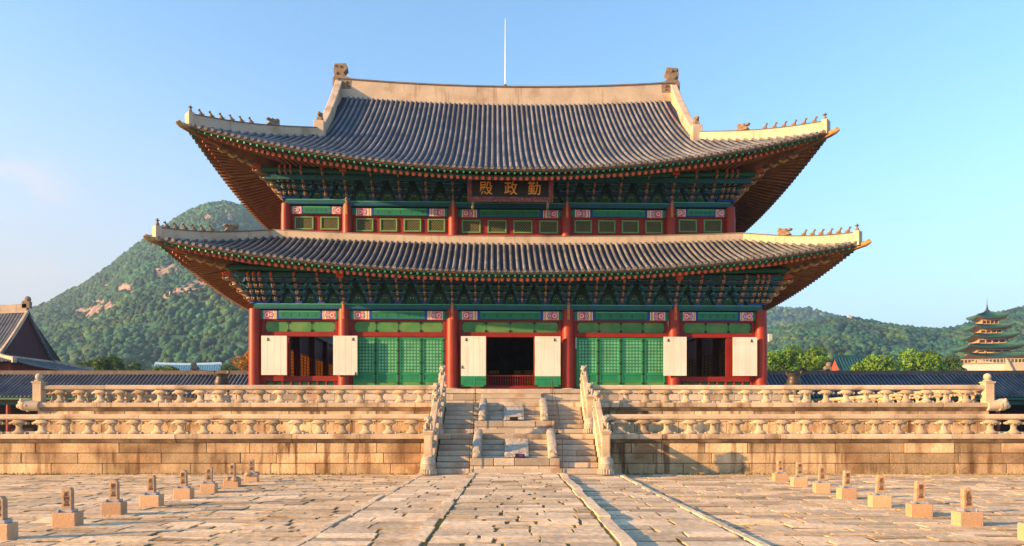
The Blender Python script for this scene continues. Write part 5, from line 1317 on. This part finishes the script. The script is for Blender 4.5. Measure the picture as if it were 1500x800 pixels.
def hillside(name, forest_name, label, sky_pts, d, y0, xr, tree_x, spacing, csize, rocks=(), seed=1, back=500, amp=10, bare=0.0, yfrom=.12, trees=True):
    """terrain whose crest follows the skyline at its true distance, clothed in separate crowns"""
    nr = np.random.RandomState(seed)
    def zr(X): return max(0, EYE + (VY - interp(sky_pts, VX + X * FPX / d)) * d / FPX - csize * .9)
    def zz(X, Y):
        s = (Y - y0) / (d - y0); X = X * d / Y if s < 1 else X
        if s <= 0: return -3
        if s <= 1: z = zr(X) * (.62 * s + .38 * s ** 1.7); w = s * (1 - s) * 4
        else: q = (Y - d) / back; z = zr(X) * max(0, 1 - q * q); w = 1
        n = noise.noise((X / 90, Y / 130, seed)) * 1.0 + .5 * noise.noise((X / 38, Y / 60, seed + 7))
        n += 1.1 * (1 - 2 * abs(noise.noise((X / 120 + .5 * s, s * 1.3, seed + 3))))
        return z + (amp * w * n if s <= 1 else 0)
    nx, ny = 150, 90; xs = np.linspace(*xr, nx); ys = np.concatenate([np.linspace(y0 - 10, d, 70), np.linspace(d + 12, d + back, 20)])
    V = np.array([[X, Y, zz(X, Y)] for X in xs for Y in ys]); I = np.arange(nx * ny).reshape(nx, ny)
    F = np.stack([I[:-1, :-1], I[1:, :-1], I[1:, 1:], I[:-1, 1:]], -1).reshape(-1, 4)
    o = raw_mesh(name, V, F, ['forest']); tag(o, kind='structure')
    def rockiness(X, Y, Z):
        x, y = VX + X * FPX / Y, VY - (Z - EYE) * FPX / Y; v = 0
        for rx, ry, a, c in rocks:
            dx, dy = x - rx, y - ry; sl = dy + dx * .25
            v = max(v, 1 - (dx / a / 1.05) ** 2 - (sl / c / 1.1) ** 2 + 1.3 * noise.noise((x * .16, y * .3, 4)) + .9 * noise.noise((x * .5, y * .35, 14)))
        return v
    # rock outcrops: sheets of bulging granite that stand proud of the slope
    if rocks:
        rx = np.linspace(tree_x[0], tree_x[1], 320); ry = np.linspace(y0 + 60, d - 5, 330); P = np.array([[X * Y / d, Y, 0] for X in rx for Y in ry])
        for i in range(len(P)): P[i, 2] = zz(P[i, 0], P[i, 1])
        rk = np.array([rockiness(*p) for p in P]); P[:, 2] += np.where(rk > .1, 2.6 + np.array([1.6 * noise.noise((p[0] / 7, p[1] / 22, 2)) for p in P]), -4)
        I = np.arange(len(P)).reshape(320, 330); F = np.stack([I[:-1, :-1], I[1:, :-1], I[1:, 1:], I[:-1, 1:]], -1).reshape(-1, 4)
        F = F[(rk[F] > .05).all(1)]; used, inv = np.unique(F, return_inverse=True)
        tag(raw_mesh('rock_outcrop', P[used], inv.reshape(F.shape), ['rock_face'], smooth=False), kind='structure')
    Vs, Fs, Ts = [], [], []; base = 0
    X = tree_x[0]
    pts = []
    n = int((tree_x[1] - tree_x[0]) * (d + 15 - y0) / spacing ** 2)
    for k in range(n):
        Y = lerp(y0, d + 15, math.sqrt(nr.uniform(yfrom ** 2, 1.0))); X = nr.uniform(*tree_x) * Y / d; Z = zz(X, Y)
        if rocks and rockiness(X, Y, Z) > .12 and nr.rand() > .07: continue
        pts.append((X, Y, Z))
    sp = np.array([csize * (.45 + 1.1 * nr.rand() ** 1.6) for _ in pts])
    for k, (X, Y, Z) in enumerate(pts):
        cv, cf = CV[k % 4]; s = sp[k]; a = nr.uniform(0, 6.28); c_, s_ = math.cos(a), math.sin(a)
        q = cv * s; q = np.stack([q[:, 0] * c_ - q[:, 1] * s_, q[:, 0] * s_ + q[:, 1] * c_, q[:, 2] * (nr.uniform(.8, 1.25) if nr.rand() > .10 else 1.5)], 1) + np.array([X, Y, Z + s * .35])
        Vs.append(q); Fs.append(cf + base); base += len(q)
        Ts.append(nr.normal(0, .14, len(cf)) + (nr.normal(0, .2) + .35 * noise.noise((X / 60, Y / 60, 9))))
    o = raw_mesh(forest_name, np.concatenate(Vs), np.concatenate(Fs), ['forest'], np.clip(np.concatenate(Ts), -.6, .9), smooth=False); tag(o, label, None, kind='stuff')
MT = [(-400, 560), (-150, 520), (0, 478), (45.5, 453), (70, 442.7), (105, 423.5), (126, 414.7), (147, 399), (175, 378), (203, 357), (224, 343), (252, 323.7), (280, 306), (308, 297.5), (336, 294.7), (357, 301), (374.5, 318.5), (390, 337.7), (430, 380), (520, 450), (620, 510), (760, 560), (900, 590)]
RK = [(142, 455, 26, 10), (183, 425, 12, 6), (195, 432, 5, 4), (245, 399, 18, 8), (283, 424, 30, 8), (337, 319, 5, 9), (157, 422, 8, 4), (303, 321, 7, 4), (243, 440, 6, 3), (115, 458, 6, 3)]
hillside('mountain', 'forest', 'dense wood clothing the steep mountain behind the hall', MT, 950, 330, (-1100, 250), (-700, -180), 3.7, 2.75, RK, 3, amp=14)
RH = [(700, 560), (900, 540), (1050, 500), (1121, 484), (1160, 475), (1200, 470), (1225, 464), (1250.5, 465.5), (1282, 472.5), (1317, 478), (1345, 481), (1380, 483), (1404.5, 480), (1440, 470), (1464, 460), (1481.5, 454), (1500, 452), (1560, 440), (1700, 430), (1900, 470)]
hillside('near_hill', 'forest', 'wood on the near hill behind the pagoda', RH, 780, 330, (100, 1000), (190, 780), 4.0, 2.8, (), 5, back=300, amp=8)
BH = [(700, 540), (950, 480), (1050, 458), (1121, 450), (1163, 451), (1187.5, 453), (1215.5, 460), (1250, 470), (1300, 490), (1420, 500), (1600, 520)]
hillside('far_hill', 'forest', 'blue wooded hill farthest behind the hall', BH, 1500, 900, (200, 1500), (380, 900), 8.0, 5.6, (), 8, back=400, amp=10, yfrom=.3)

# small pale houses scattered on the hill
for px_, y_, d in ((1181, 487, 700), (1244, 462, 770), (1128, 490, 690), (1487, 476, 740)):
    p = px(px_, y_, d); root = thing('hill_house', {1181: 'pale house showing between trees halfway up the near hill', 1244: 'pale house on the crest of the near hill', 1128: 'small white house just beside the end column of the hall', 1487: 'pale house on the slope behind the pagoda'}[px_], 'house', (p.x, p.y, p.z - 7.2), 0, 'houses on the wooded hill')
    b = MB(); b.box(-1.7, 1.7, -1.5, 1.5, 0, 6.6, 'pale_wall'); b.build('wall', root)
    b = MB(); b.hexa([(-2, -1.8, 6.6), (2, -1.8, 6.6), (2, 1.8, 6.6), (-2, 1.8, 6.6)], [(-1.7, -.3, 7.6), (1.7, -.3, 7.6), (1.7, .3, 7.6), (-1.7, .3, 7.6)], 'pale_wall'); b.build('roof', root)
# ================================================================== AIR
hz = bpy.data.materials.new('haze'); hz.use_nodes = True; hz.node_tree.nodes.remove(hz.node_tree.nodes['Principled BSDF'])
pv = hz.node_tree.nodes.new('ShaderNodeVolumePrincipled'); pv.inputs['Density'].default_value = 0.00028; pv.inputs['Color'].default_value = (.40, .63, 1, 1); pv.inputs['Anisotropy'].default_value = .2
hz.node_tree.links.new(pv.outputs[0], hz.node_tree.nodes['Material Output'].inputs['Volume']); MATS['haze'] = hz
b = MB(); b.box(-6400, 6400, -400, 9300, -9, 420, 'haze'); tag(b.build('haze'), kind='stuff')
